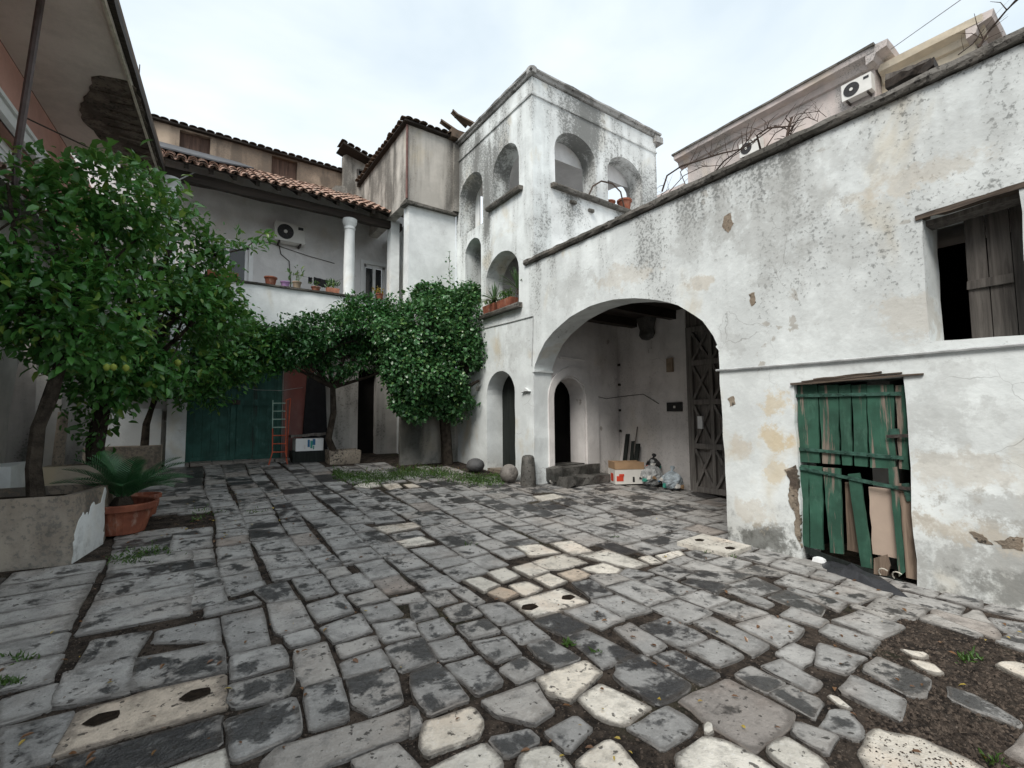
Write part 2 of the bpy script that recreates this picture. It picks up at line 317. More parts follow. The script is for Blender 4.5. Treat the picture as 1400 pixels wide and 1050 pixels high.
# ---------------------------------------------------------------- mesh helpers
WL = {}
def wloc(o): return WL.get(o.name, Vector((0, 0, 0)))
def tag(o, label=None, cat=None, group=None, kind=None):
    if label: o['label'] = label
    if cat: o['category'] = cat
    if group: o['group'] = group
    if kind: o['kind'] = kind
    return o
def thing(name, label, cat, loc=(0, 0, 0), group=None):
    o = bpy.data.objects.new(name, None); COL.objects.link(o); o.location = loc; o.empty_display_size = .1
    WL[o.name] = Vector(loc); return tag(o, label, cat, group)
def link(name, me, parent=None, loc=(0, 0, 0), rot=None, sc=None):
    o = bpy.data.objects.new(name, me); COL.objects.link(o); loc = Vector(loc)
    WL[o.name] = loc
    if parent is not None: o.parent = parent; o.location = loc - wloc(parent)
    else: o.location = loc
    if rot is not None: o.rotation_euler = rot
    if sc is not None: o.scale = sc if hasattr(sc, '__len__') else (sc,)*3
    return o
def jit(a): return random.uniform(-a, a)
class MB:
    def __init__(s): s.v = []; s.f = []
    def add(s, vs, fs):
        b = len(s.v); s.v += [tuple(p) for p in vs]; s.f += [tuple(i+b for i in f) for f in fs]; return s
    def box(s, lo, hi, j=0, rot=None, piv=None):
        x0, y0, z0 = lo; x1, y1, z1 = hi
        vs = [Vector(p) for p in ((x0, y0, z0), (x1, y0, z0), (x1, y1, z0), (x0, y1, z0), (x0, y0, z1), (x1, y0, z1), (x1, y1, z1), (x0, y1, z1))]
        if rot is not None:
            c = Vector(piv) if piv else (Vector(lo)+Vector(hi))/2; vs = [c + rot @ (p-c) for p in vs]
        if j: vs = [p+Vector((jit(j), jit(j), jit(j))) for p in vs]
        return s.add(vs, [(3, 2, 1, 0), (4, 5, 6, 7), (0, 1, 5, 4), (1, 2, 6, 5), (2, 3, 7, 6), (3, 0, 4, 7)])
    def bar(s, a, b, w, h, j=0, segs=1, up=(0, 0, 1)):
        """rectangular bar from a to b, w across, h along up; optional wobble"""
        a = Vector(a); b = Vector(b); d = (b-a).normalized(); u = Vector(up); sd = d.cross(u).normalized(); u = sd.cross(d).normalized()
        n0 = len(s.v)
        for i in range(segs+1):
            c = a.lerp(b, i/segs)
            for (p, q) in ((-1, -1), (1, -1), (1, 1), (-1, 1)):
                s.v.append(tuple(c + sd*(p*w/2+jit(j)) + u*(q*h/2+jit(j))))
        for i in range(segs):
            for k in range(4):
                s.f.append((n0+i*4+k, n0+i*4+(k+1) % 4, n0+i*4+4+(k+1) % 4, n0+i*4+4+k))
        s.f.append((n0+3, n0+2, n0+1, n0)); e = n0+segs*4; s.f.append((e, e+1, e+2, e+3)); return s
    def tube(s, pts, rad, n=6):
        pts = [Vector(p) for p in pts]; n0 = len(s.v)
        if not hasattr(rad, '__len__'): rad = [rad]*len(pts)
        ref = Vector((.31, .17, .93))
        for i, p in enumerate(pts):
            d = (pts[min(i+1, len(pts)-1)]-pts[max(i-1, 0)]).normalized()
            a = d.cross(ref)
            if a.length < .05: a = d.cross(Vector((1, 0, 0)))
            a.normalize(); b = d.cross(a)
            for k in range(n):
                t = 2*math.pi*k/n; s.v.append(tuple(p+(a*math.cos(t)+b*math.sin(t))*rad[i]))
        for i in range(len(pts)-1):
            for k in range(n): s.f.append((n0+i*n+k, n0+i*n+(k+1) % n, n0+i*n+n+(k+1) % n, n0+i*n+n+k))
        s.f.append(tuple(n0+k for k in reversed(range(n)))); e = n0+(len(pts)-1)*n; s.f.append(tuple(e+k for k in range(n))); return s
    def lathe(s, c, prof, n=20, flute=0, sx=1, sy=1):
        c = Vector(c); n0 = len(s.v)
        for r, z in prof:
            for k in range(n):
                t = 2*math.pi*k/n; rr = r*(1+flute*(k % 2)); s.v.append((c.x+rr*sx*math.cos(t), c.y+rr*sy*math.sin(t), c.z+z))
        for i in range(len(prof)-1):
            for k in range(n): s.f.append((n0+i*n+k, n0+i*n+(k+1) % n, n0+i*n+n+(k+1) % n, n0+i*n+n+k))
        s.f.append(tuple(n0+k for k in reversed(range(n)))); e = n0+(len(prof)-1)*n; s.f.append(tuple(e+k for k in range(n))); return s
    def prism(s, poly, fr, d0, d1, holes=()):
        """extrude a (u,v) polygon with holes between depths d0 and d1 in frame fr(u,v,d)"""
        loops = [list(poly)]+[list(h) for h in holes]
        fl = [p for l in loops for p in l]; tri = tessellate_polygon([[Vector((p[0], p[1], 0)) for p in l] for l in loops])
        n = len(fl); vs = [fr(u, v, d0) for u, v in fl]+[fr(u, v, d1) for u, v in fl]; fs = []
        for t in tri:
            fs.append(tuple(t)); fs.append(tuple(i+n for i in reversed(t)))
        o = 0
        for l in loops:
            m = len(l)
            for i in range(m): a, b = o+i, o+(i+1) % m; fs.append((a, b, b+n, a+n))
            o += m
        return s.add(vs, fs)
    def mesh(s, name, mat, smooth=False):
        me = bpy.data.meshes.new(name); me.from_pydata([tuple(p) for p in s.v], [], s.f); me.materials.append(mat)
        import bmesh
        b = bmesh.new(); b.from_mesh(me); bmesh.ops.recalc_face_normals(b, faces=b.faces); b.to_mesh(me); b.free()
        if smooth:
            for p in me.polygons: p.use_smooth = True
            try: me.set_sharp_from_angle(angle=R(40))
            except Exception: pass
        return me
    def build(s, name, mat, parent=None, smooth=False, kind=None):
        o = link(name, s.mesh(name, mat, smooth), parent)
        if kind: o['kind'] = kind
        return o
def rough_line(pts, step=.16, j=.01):
    """subdivide a polyline and roughen it"""
    o = []
    for i in range(len(pts)-1):
        a, b = pts[i], pts[i+1]; L = math.hypot(b[0]-a[0], b[1]-a[1]); n = max(1, int(L/step))
        for k in range(n):
            t = k/n; o.append((a[0]+(b[0]-a[0])*t+(jit(j) if k else jit(j*.5)), a[1]+(b[1]-a[1])*t+(jit(j) if k else jit(j*.5))))
    o.append(pts[-1]); return o
def archline(u0, u1, v0, vs, vt, n=14):
    """open outline of an arched opening: up u0, over the curve, down to (u1, v0)"""
    c = (u0+u1)/2; r = (u1-u0)/2; P = [(u0, v0)]
    for i in range(n+1):
        t = math.pi*(1-i/n); P.append((c+r*math.cos(t), vs+(vt-vs)*math.sin(t)))
    return P+[(u1, v0)]
FX = lambda c: (lambda u, v, d: (c+d, u, v))          # plane x = c, u along y
FY = lambda c: (lambda u, v, d: (u, c+d, v))          # plane y = c, u along x
def stones_poly_area(P): return abs(sum(P[i][0]*P[(i+1) % len(P)][1]-P[(i+1) % len(P)][0]*P[i][1] for i in range(len(P))))/2
# ================================================================ ground
gm = MB()
xs = [-300, -60, -12, -4, -2, 0, 2, 4, 6, 9, 14, 60, 300]; ys = [-300, -60, -12, -3, 0, 2, 2.5, 3, 3.5, 4, 4.5, 5, 6, 7, 8, 9, 10, 11, 12, 13, 14, 60, 300]
gm.add([(x, y, zg(y)-.014) for y in ys for x in xs], [(j*len(xs)+i, j*len(xs)+i+1, (j+1)*len(xs)+i+1, (j+1)*len(xs)+i) for j in range(len(ys)-1) for i in range(len(xs)-1)])
tag(gm.build('ground', K['dirt']), kind='structure')

# ================================================================ white building with carriage arch and stair tower
XF = 5.66
B = thing('courtyard_building', 'white limewashed building with carriage arch and open loggia stair tower', 'building', (XF+2, 5, 0))
arch_px = [(731.5, 499), (737, 485), (745, 468), (756, 454), (768, 442.5), (779, 433), (792, 426), (807, 418.5), (823, 413.5), (838, 410), (853, 408), (868, 407.8), (884, 409), (900, 410.5), (914, 413.5), (927, 418), (939, 424), (950, 431), (960, 439.5), (968, 448), (975, 459), (980, 471)]
AP = [(hit(x, y, 0, XF).y, hit(x, y, 0, XF).z) for x, y in arch_px]
yl, yr = 7.38, 3.42
front = [(-5, -.4)] + rough_line([(-5, -.4), (1.555, -.4), (1.555, 1.96), (2.55, 1.945), (2.55, -.4)], .2, .012)[1:]
front += rough_line([(2.56, -.4), (yr, -.4), (yr+.0, .9), (yr+.02, 2.45)], .22, .012) + [(yr+.06, 2.5)]
front += [(u+jit(.006), v+jit(.006)) for u, v in reversed(AP)] + rough_line([(yl, 2.5), (yl, .4), (yl, -.4)], .25, .008)
front += rough_line([(8.0, -.4)]+archline(8.02, 9.13, .2, 2.12, 2.62)[0:]+[(9.13, -.4)], .25, .008)
front += [(10.6, -.4), (10.6, 8.62), (7.32, 8.62), (7.32, 4.69), (-5, 4.69)]
hol = []
hol.append(rough_line([(.70, 2.24), (1.34, 2.27), (1.335, 3.44), (.70, 3.47), (.70, 2.24)], .2, .01)[:-1])
def ahole(a): return [(u+jit(.006), v+jit(.006)) for u, v in a]
hol.append(ahole(archline(7.84, 9.14, 3.96, 4.72, 5.26)))            # plant window
hol.append(ahole(archline(9.36, 10.12, 4.3, 5.62, 5.97)))            # dark arch beside it
hol.append(ahole(archline(7.80, 8.82, 6.42, 7.12, 7.62)))            # loggia arch
hol.append(ahole(archline(9.28, 10.40, 6.20, 7.18, 7.64)))           # open arch next to it
MB().prism(front, FX(XF), 0, .46, hol).build('facade_wall', K['facade'], B)
# tower side wall (two loggia arches)
side = [(XF+.46, 3.9), (9.6, 3.9), (9.6, 8.62), (XF+.46, 8.62)]
MB().prism(side, FY(7.32), 0, .42, [ahole(archline(6.25, 7.44, 6.46, 7.30, 7.77)), ahole(archline(7.83, 9.03, 6.46, 7.26, 7.75))]).build('tower_side_wall', K['tower'], B)
MB().prism([(XF+.46, 3.9), (9.6, 3.9), (9.6, 8.6), (XF+.46, 8.6)], FY(10.2), 0, .4, [archline(8.3, 9.15, 6.3, 7.2, 7.6), archline(6.95, 7.9, 6.25, 7.3, 7.8), archline(6.16, 6.75, 6.5, 7.35, 7.75)]).build('tower_rear_wall', K['white'], B)
MB().prism([(7.74, 3.9), (10.2, 3.9), (10.2, 8.6), (7.74, 8.6)], FX(9.2), 0, .4, [archline(7.95, 10.0, 6.35, 7.2, 7.95)]).build('tower_end_wall', K['gallery'], B)
MB().box((XF+.47, 7.75, 6.08), (9.19, 10.19, 6.22)).build('tower_floor', K['gallery'], B)
# vaulted tower ceiling: underside barrel + roof slab
vm = MB(); n = 14; vs = []
for i in range(n+1):
    t = math.pi*i/n; vs.append((7.75+2.44*(.5-.5*math.cos(t)), 7.35+.75*math.sin(t)))
vm.prism(vs+[(10.19, 8.55), (7.75, 8.55)], lambda u, v, d: (XF+.47+d, u, v), 0, 3.06); vm.build('tower_vault', K['gallery'], B)
MB().box((XF+.02, 7.34, 8.61), (9.58, 10.58, 8.7)).build('tower_roof', K['cornice'], B)
def rough_strip(name, a, b, prof, mat, parent, j=.008, step=.22, nrm=None):
    """moulding swept straight from a to b; prof = (out, up) closed section, out along nrm"""
    a = Vector(a); b = Vector(b); n = max(1, int((b-a).length/step)); m = MB(); k = len(prof); nv = Vector(nrm)
    for i in range(n+1):
        c = a.lerp(b, i/n)
        for o, u in prof: m.v.append(tuple(c+nv*(o+jit(j))+Vector((0, 0, u+jit(j)))))
    for i in range(n):
        for q in range(k): m.f.append((i*k+q, i*k+(q+1) % k, (i+1)*k+(q+1) % k, (i+1)*k+q))
    m.f.append(tuple(range(k))); m.f.append(tuple(n*k+q for q in reversed(range(k))))
    return m.build(name, mat, parent)
corn = [(-.05, .02), (.04, .03), (.055, .08), (.095, .095), (.10, .135), (.02, .16), (-.05, .15)]
rough_strip('tower_cornice', (XF, 7.22, 8.62), (XF, 10.6, 8.62), corn, K['cornice'], B, nrm=(-1, 0, 0))
rough_strip('tower_cornice', (XF-.1, 7.32, 8.62), (9.72, 7.32, 8.62), corn, K['cornice'], B, nrm=(0, -1, 0))
thin = [(-.03, 0), (.03, .005), (.035, .04), (-.03, .05)]
rough_strip('tower_string_course', (XF, 7.30, 8.22), (XF, 10.6, 8.22), thin, K['tower'], B, .003, nrm=(-1, 0, 0))
rough_strip('tower_string_course', (XF, 7.32, 8.22), (9.6, 7.32, 8.22), thin, K['tower'], B, .003, nrm=(0, -1, 0))
MB().box((9.5, 7.22, 8.5), (9.78, 7.5, 8.66), .012).build('cornice_end', K['cornice'], B)
sill = [(-.05, 0), (.10, .0), (.12, .05), (.11, .085), (-.05, .1)]
rough_strip('loggia_sill', (XF, 7.66, 6.34), (XF, 8.98, 6.34), sill, K['coping'], B, .007, nrm=(-1, 0, 0))
rough_strip('loggia_sill', (6.12, 7.32, 6.37), (9.2, 7.32, 6.37), sill, K['coping'], B, .007, nrm=(0, -1, 0))
rough_strip('plant_sill', (XF, 7.72, 3.87), (XF, 9.24, 3.87), [(-.3, 0), (.13, 0), (.14, .06), (.12, .09), (-.3, .1)], K['coping'], B, .007, nrm=(-1, 0, 0))
for x, z in ((6.72, 6.2), (7.25, 6.15), (8.1, 6.17)):
    MB().box((x-.07, 7.24, z-.03), (x+.07, 7.34, z+.03), .012).build('stone_bracket', K['coping'], B)
# parapet coping
cop = [(-.5, 0), (.05, 0), (.07, .04), (.06, .095), (-.2, .12), (-.5, .11)]
rough_strip('parapet_coping', (XF, 7.60, 4.70), (XF, -5, 4.70), cop, K['coping'], B, .009, .13, nrm=(-1, 0, 0))
# terrace deck + passage
MB().box((XF+.47, -5, 3.78), (14, 7.31, 3.95)).build('terrace_deck', K['gallery'], B)
XB = 8.12
MB().prism(rough_line([(7.40+.0, -.3), (7.40, 3.77), (5.62, 3.77), (5.62, -.3)], .4, .006), FX(XB), 0, .3).build('passage_end_wall', K['inner'], B)
MB().prism([(1.9, -.4), (3.6, -.4), (3.6, 3.77), (1.9, 3.77)], FX(XB), 0, .3).build('passage_end_wall', K['inner'], B)
MB().prism([(3.6, 3.35), (5.62, 3.35), (5.62, 3.77), (3.6, 3.77)], FX(XB), .02, .28).build('gate_lintel', K['greywood'], B)
dl = [(XF+.46, -.3), (6.2, -.3)]+archline(6.2, 7.03, .62, 1.98, 2.42)+[(7.03, -.3), (XB+.3, -.3), (XB+.3, 3.77), (XF+.46, 3.77)]
MB().prism(dl, FY(7.40), 0, .45).build('passage_side_wall', K['inner'], B)
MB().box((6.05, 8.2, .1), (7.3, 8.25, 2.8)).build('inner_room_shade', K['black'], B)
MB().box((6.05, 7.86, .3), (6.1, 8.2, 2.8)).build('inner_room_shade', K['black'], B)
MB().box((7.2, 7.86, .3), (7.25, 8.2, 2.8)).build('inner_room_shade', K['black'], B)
# raised surround of the inner doorway
sur = archline(6.16, 7.07, .3, 1.99, 2.46)[1:-1]; outer = archline(6.02, 7.42, .3, 2.0, 2.66)[1:-1]
MB().prism([(6.03, .3)]+outer+[(7.42, .3), (7.07, .3)]+list(reversed(sur))+[(6.16, .3)], FY(7.40), -.045, .0).build('door_surround', K['inner'], B)
MB().box((XF+.46, 1.8, -.4), (XB+.3, 2.0, 3.77)).build('passage_side_wall', K['inner'], B)
for i in range(5):
    y = 3.0+i*.98
    if i: MB().bar((XF+.4, y, 3.66+jit(.02)), (XB+.2, y+jit(.05), 3.66), .16, .2, .015, 6).build('ceiling_beam', K['darkwood'], B)
MB().box((XF+.46, 2.0, 3.74), (XB, 7.40, 3.775)).build('passage_ceiling', K['darkwood'], B)
# ragged plaster lump at the ceiling, impost ledge, corner nails, conduit, niche
lump = MB(); lump.lathe((8.05, 6.5, 3.22), [(.04, 0), (.13, .03), (.19, .12), (.17, .24), (.22, .4), (.25, .5)], 10, .12, .4, 1); lump.build('ceiling_plaster_lump', K['darkstone'], B)
rough_strip('impost_ledge', (XF-.01, 7.38, 2.49), (6.13, 7.38, 2.49), [(-.02, 0), (.05, .01), (.055, .05), (-.02, .06)], K['facade'], B, .004, nrm=(0, -1, 0))
rough_strip('doorhead_ledge', (6.35, 7.40, 2.82), (7.05, 7.40, 2.80), [(-.02, 0), (.03, .005), (.035, .03), (-.02, .04)], K['inner'], B, .004, nrm=(0, -1, 0))
MB().tube([hit(x, y, 0, XF-.022) for x, y in ((1500, 463), (1400, 471), (1250, 484), (1100, 497), (979, 506.5))], .014).build('conduit', K['pipe'], B)
MB().tube([hit(x, y, 0, XF-.012) for x, y in ((661, 449), (695, 441), (729, 432), (728, 470), (727, 500))], .011, 5).build('conduit', K['pipe'], B)
MB().tube([(7.2, 7.385, 2.08), (7.7, 7.39, 2.0), (8.09, 7.38, 2.05), (8.105, 6.7, 2.08), (8.105, 6.3, 1.86)], .006, 5).build('conduit', K['iron'], B)
MB().tube([(8.1, 7.36, z) for z in (3.4, 2.6, 1.9, 1.2, .8)], .008, 5).build('conduit', K['inner'], B)
for z in (2.75, 2.3, 1.72, 1.26): MB().box((8.07, 7.33, z), (8.105, 7.38, z+.05), .005).build('wall_clip', K['iron'], B)
nm = MB(); nm.prism([(7.46, 2.12), (7.60, 2.20), (7.74, 2.10), (7.6, 2.13)], FX(XF), -.06, .02); nm.build('small_ledge', K['tower'], B)
# exposed tuff where plaster has gone, built as rubble proud of a shallow scar
def scar(pxs, mat, depth=-.006, name='bare_patch'):
    P = [(hit(x, y, 0, XF).y, hit(x, y, 0, XF).z) for x, y in pxs]
    return MB().prism(rough_line(rough_line(P+[P[0]], .05, .016), .018, .007)[:-1], FX(XF), depth, .03).build(name, mat, B)
scar([(1072, 642), (1087, 636), (1092, 660), (1093, 700), (1097, 750), (1088, 728), (1086, 700), (1078, 678), (1080, 660)], K['tuff'], .004-.012)
scar([(1325, 726), (1345, 731), (1360, 745), (1338, 741)], K['tuff'], -.004)
scar([(1360, 738), (1398, 735), (1399, 752), (1372, 749)], K['tuff'], -.004)
scar([(990, 295), (999, 291), (1003, 306), (996, 318), (988, 309)], K['tuff'], -.004)
scar([(1023, 402), (1031, 399), (1034, 413), (1028, 418)], K['tuff'], -.004)
scar([(995, 545), (1003, 541), (1005, 553), (998, 556)], K['tuff'], -.004)
# plinth rubble at the pier of the arch
for i, (y, z, s) in enumerate(((7.45, .38, .16), (7.6, .34, .14), (7.52, .62, .15), (7.78, .36, .15), (7.66, .58, .12))):
    MB().box((XF-.05, y-s*.55, z-s*.7), (XF+.02, y+s*.55, z+s*.7), .02).build('plinth_stone', K['white' if i % 2 else 'leftlow'], B)
# dark panels behind openings
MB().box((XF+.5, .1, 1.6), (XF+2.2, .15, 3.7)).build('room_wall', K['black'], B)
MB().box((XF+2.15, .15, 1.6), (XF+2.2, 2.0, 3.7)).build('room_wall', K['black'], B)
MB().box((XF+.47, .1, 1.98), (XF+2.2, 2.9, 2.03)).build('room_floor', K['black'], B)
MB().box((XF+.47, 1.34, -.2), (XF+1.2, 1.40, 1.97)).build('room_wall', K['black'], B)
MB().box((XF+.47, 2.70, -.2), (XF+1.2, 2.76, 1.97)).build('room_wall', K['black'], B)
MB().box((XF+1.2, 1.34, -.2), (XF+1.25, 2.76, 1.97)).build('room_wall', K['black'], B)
# room behind plant window and dark arch, small doorway
MB().box((7.4, 7.75, 3.6), (7.45, 10.2, 6.07)).build('stair_wall', K['gallery'], B)
MB().box((XF+.47, 9.22, 3.6), (7.4, 9.28, 6.07)).build('stair_wall', K['gallery'], B)
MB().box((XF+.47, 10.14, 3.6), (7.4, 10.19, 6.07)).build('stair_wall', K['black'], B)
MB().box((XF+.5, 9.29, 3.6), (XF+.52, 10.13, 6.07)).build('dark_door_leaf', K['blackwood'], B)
MB().box((XF+.47, 7.9, 3.72), (7.4, 9.2, 3.8)).build('stair_floor', K['gallery'], B)
for k in range(4):
    MB().box((XF+.42, 8.03+k*.275, .45), (XF+.45, 8.03+k*.275+.268, 2.6)).build('door_plank', K['blackwood'], B)
MB().box((XF+.02, 8.02, .1), (XF+.46, 9.14, .47), .01).build('door_step', K['tuff'], B)
# upper window: lintel, frame, shutter planks
MB().bar((XF+.03, .66, 3.49), (XF+.03, 1.38, 3.455), .09, .045, .006, 6).build('window_lintel', K['lintelwood'], B)
MB().bar((XF+.2, .68, 3.45), (XF+.2, 1.36, 3.42), .2, .05, .006, 4).build('window_lintel', K['greywood'], B)
yy = [hit(x, 380, 0, XF+.3).y for x in (1322, 1352, 1386, 1420)]
for k in range(3):
    MB().box((XF+.30+.006*k, yy[k+1]+.004, 2.2), (XF+.33+.006*k, yy[k]-.004, 3.5), .004).build('shutter_plank', K['shutterwood_shaded'], B)
MB().box((XF+.28, yy[2], 2.75), (XF+.299, yy[0], 2.83), .004).build('shutter_batten', K['shutterwood_shaded'], B)
# door lintel boards
for k in range(3):
    MB().bar((XF+.01+k*.004, 1.40+.16*k, 1.978+.02*k), (XF+.01, 2.57-.12*k, 1.950+.02*k), .08, .018, .006, 6).build('lintel_board', K['lintelwood'], B)

# ================================================================ stable door (green planks) -- coordinates off the photo on the door plane
XD = XF+.055
def dp(px, py): q = hit(px, py, 0, XD); return (q.y, q.z)
Z7 = lambda x, y: (1060+x*.3046, 490+y*.3046)
D = thing('stable_door', 'weathered green plank stable door with broken lower planks and iron straps', 'door', (XD, 2.05, .02))
def plank(quad, mat, d0=0., name='plank'):
    P = [dp(*Z7(*q)) for q in quad]
    return MB().prism(rough_line(P+[P[0]], .12, .006)[:-1], FX(XD), d0, d0+.03).build(name, mat, D)
ups = [(98, 103, 190, 200), (192, 202, 280, 290), (283, 292, 338, 345), (341, 348, 408, 415), (411, 418, 531, 540), (538, 545, 583, 600)]
for i, (a, b, c, d_) in enumerate(ups):
    plank([(a, 122), (c-2, 116), (d_-2, 470+6*i), (b+8, 466+6*i)], K['dgreen'], .004*(i % 2))
plank([(105, 478), (148, 480), (152, 850), (112, 835)], K['dgreen'])
plank([(151, 482), (208, 486), (214, 860), (156, 850)], K['dgreen'], .004)
plank([(213, 490), (292, 494), (306, 880), (246, 872)], K['dgreen'])
plank([(325, 518), (378, 514), (440, 945), (386, 935)], K['dgreen'], -.004)
plank([(508, 490), (545, 488), (585, 960), (555, 980)], K['dgreen'], -.003)
plank([(552, 560), (606, 575), (642, 995), (588, 985)], K['barewood'])
plank([(408, 578), (520, 590), (545, 905), (430, 880)], K['board'], .05, 'backing_board')
plank([(300, 560), (350, 560), (380, 880), (310, 865)], K['barewood'], .07, 'backing_board')
plank([(140, 845), (300, 905), (440, 950), (600, 1010), (598, 1035), (430, 985), (290, 935), (140, 872)], K['blackwood'], -.02, 'threshold_board')
plank([(446, 895), (505, 880), (520, 930), (505, 975), (447, 965)], K['barewood'], -.03, 'broken_offcut')
def strap(a, b, w=.035, mat='gstrap', d=-.016, name='iron_strap', studs=5):
    p = dp(*Z7(*a)); q = dp(*Z7(*b)); A = Vector((XD+d, *p)); Bv = Vector((XD+d, *q))
    o = MB().bar(A, Bv, .012, w, .002, 6).build(name, K[mat], D)
    for k in range(studs):
        c = A.lerp(Bv, (k+.5)/studs); m = MB(); m.tube([c+Vector((.004, 0, 0)), c-Vector((.016, 0, 0))], [.013, .006], 6); m.build('stud', K[mat], o)
strap((92, 168), (568, 158)); strap((98, 405), (580, 447)); strap((105, 490), (600, 590))
strap((505, 350), (690, 343), .03, 'iron', -.035, 'door_bolt', 0); strap((515, 335), (560, 335), .085, 'gstrap', -.012, 'bolt_plate', 0)
strap((560, 578), (760, 602), .032, 'iron', -.035, 'door_bolt', 0); strap((585, 560), (610, 640), .06, 'gstrap', -.014, 'bolt_plate', 0)
strap((640, 325), (655, 355), .03, 'iron', -.045, 'bolt_staple', 0)
for (x, y) in ((498, 960), (560, 975)):
    p = dp(*Z7(x, y)); MB().tube([(XD-.05-.03*math.sin(t), p[0]+.045*math.cos(t), p[1]+.05*math.sin(t)) for t in [k*.5-.6 for k in range(7)]], .006, 5).build('wire_hook', K['zinc'], D)

# ================================================================ street gate inside the passage
SG = thing('street_gate', 'tall grey wooden street gate with cross braced panels inside the passage', 'gate', (XB, 4.6, .1))
for k in range(10):
    y = 3.6+k*.2
    MB().box((XB+.06, y, .02), (XB+.09, y+.194, 3.35), .003).build('board', K['gatewood'], SG)
def gbar(y0, z0, y1, z1, w=.1, d=.0): MB().bar((XB+.02-d, y0, z0), (XB+.02-d, y1, z1), .07, w, .003, 3, up=(0, 1, 0) if abs(z1-z0) > abs(y1-y0)*6 else (0, 0, 1)).build('gate_rail', K['gatewood'], SG)
for y in (5.56, 4.62, 3.66): gbar(y, .12, y, 3.34, .12)
for z in (.2, 1.02, 1.86, 2.62, 3.28): gbar(3.7, z, 5.5, z+.01, .1, .004)
for y0, y1 in ((5.5, 5.14), (5.08, 4.68), (4.56, 4.16), (4.1, 3.72)):
    for z0, z1 in ((.25, .97), (1.07, 1.81), (1.91, 2.57), (2.67, 3.23)):
        gbar(y0, z0, y1, z1, .05, -.006); gbar(y0, z1, y1, z0, .05, -.012)
for y in (5.11, 4.13): gbar(y, .2, y, 3.28, .07, -.002)
tag(MB().box((XB-.07, 5.28, 1.36), (XB-.018, 5.38, 1.6), .002).build('intercom_panel', K['pvc']), 'small white intercom panel fixed on the dark street gate', 'intercom')
tag(MB().box((XB-.06, 5.92, 2.5), (XB+.01, 6.06, 2.78), .004).build('meter_box', K['tanpot']), 'small brownish meter box on the passage end wall', 'meter box')
sg = thing('wall_plaque', 'small black plaque with pale mark on the passage wall', 'plaque', (XB, 5.9, 1.75))
MB().box((XB-.03, 5.74, 1.70), (XB+.01, 6.1, 1.88), .003).build('panel', K['ink'], sg); MB().box((XB-.034, 5.89, 1.765), (XB-.028, 5.94, 1.81)).build('mark', K['cardwhite'], sg)

# ================================================================ tower railing
RL = thing('stair_railing', 'black iron stair railing inside the loggia tower', 'railing', (7.3, 9.4, 6.22))
MB().bar((6.0, 9.3, 7.0), (8.4, 9.3, 7.45), .03, .03).build('handrail', K['iron'], RL); MB().bar((6.0, 9.3, 6.3), (8.4, 9.3, 6.75), .03, .03).build('bottom_rail', K['iron'], RL)
for k in range(16): MB().tube([(6.05+k*.15, 9.3, 6.22 if k == 0 else 6.3+k*.028), (6.05+k*.15, 9.3, 7.0+k*.028)], .008, 4).build('baluster', K['iron'], RL)

# ================================================================ gallery building at the back
YG, YW, YB = 11.9, 12.35, 13.3
GB = thing('gallery_building', 'old house with columned upper gallery, tiled canopy and ochre attic', 'building', (2, YB, .6))
wl_ = [(-2.6, .2), (.03, .2), (.03, 3.3), (1.93, 3.3), (1.93, .2), (3.72, .2), (3.72, 2.9), (4.22, 2.9), (4.22, .2), (5.7, .2), (5.7, 3.78), (-2.6, 3.78)]
MB().prism(wl_, FY(YW), 0, .25).build('ground_floor_wall', K['leftlow'], GB)
MB().box((1.95, YW-.03, .4), (2.62, YW+.0, 3.4)).build('red_wall_panel', K['redwall'], GB)
MB().box((-.27, YG+.02, .5), (.06, YW-.005, 3.77), .006).build('white_pilaster', K['white'], GB)
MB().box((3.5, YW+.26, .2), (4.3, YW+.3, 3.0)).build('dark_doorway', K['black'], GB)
MB().box((-.8, YG, 3.74), (4.77, YB+.1, 3.9), .004).build('gallery_slab', K['gallery'], GB)
MB().prism(rough_line([(-.8, 3.72), (4.37, 3.72), (4.37, 4.64), (-.8, 4.64), (-.8, 3.72)], .5, .005)[:-1], FY(YG-.02), 0, .16).build('parapet', K['white'], GB)
rough_strip('parapet_coping', (-.8, YG-.02, 4.645), (4.37, YG-.02, 4.66), [(-.2, 0), (.05, 0), (.06, .04), (-.2, .05)], K['coping'], GB, .007, nrm=(0, -1, 0))
back = [(-2.6, 3.9), (6, 3.9), (6, 7.7), (-2.6, 7.7)]
wins = [(.32, 1.22, 3.95, 5.95), (4.12, 4.74, 3.95, 6.05)]
MB().prism(back, FY(YB), 0, .25, [[(a, c), (b, c), (b, d_), (a, d_)] for a, b, c, d_ in wins]).build('gallery_wall', K['gallery'], GB)
for a, b, c, d_ in wins:
    f = MB(); f.box((a, YB+.04, c), (a+.07, YB+.1, d_)); f.box((b-.07, YB+.04, c), (b, YB+.1, d_)); f.box((a, YB+.04, d_-.07), (b, YB+.1, d_)); f.box(((a+b)/2-.04, YB+.03, c), ((a+b)/2+.04, YB+.09, d_))
    fo = f.build('window', K['pvc'], GB); MB().box((a+.07, YB+.11, c), (b-.07, YB+.13, d_-.07)).build('pane', K['glass'], fo)
    g = MB(); g.box((a-.1, YB-.03, c), (a-.005, YB+.0, d_+.1)); g.box((b+.005, YB-.03, c), (b+.1, YB+.0, d_+.1)); g.box((a-.005, YB-.03, d_+.005), (b+.005, YB, d_+.1)); g.build('surround', K['pvc'], fo)
MB().box((.40, YB+.105, 4.0), (.74, YB+.108, 5.8)).build('curtain', K['acwhite'], GB)
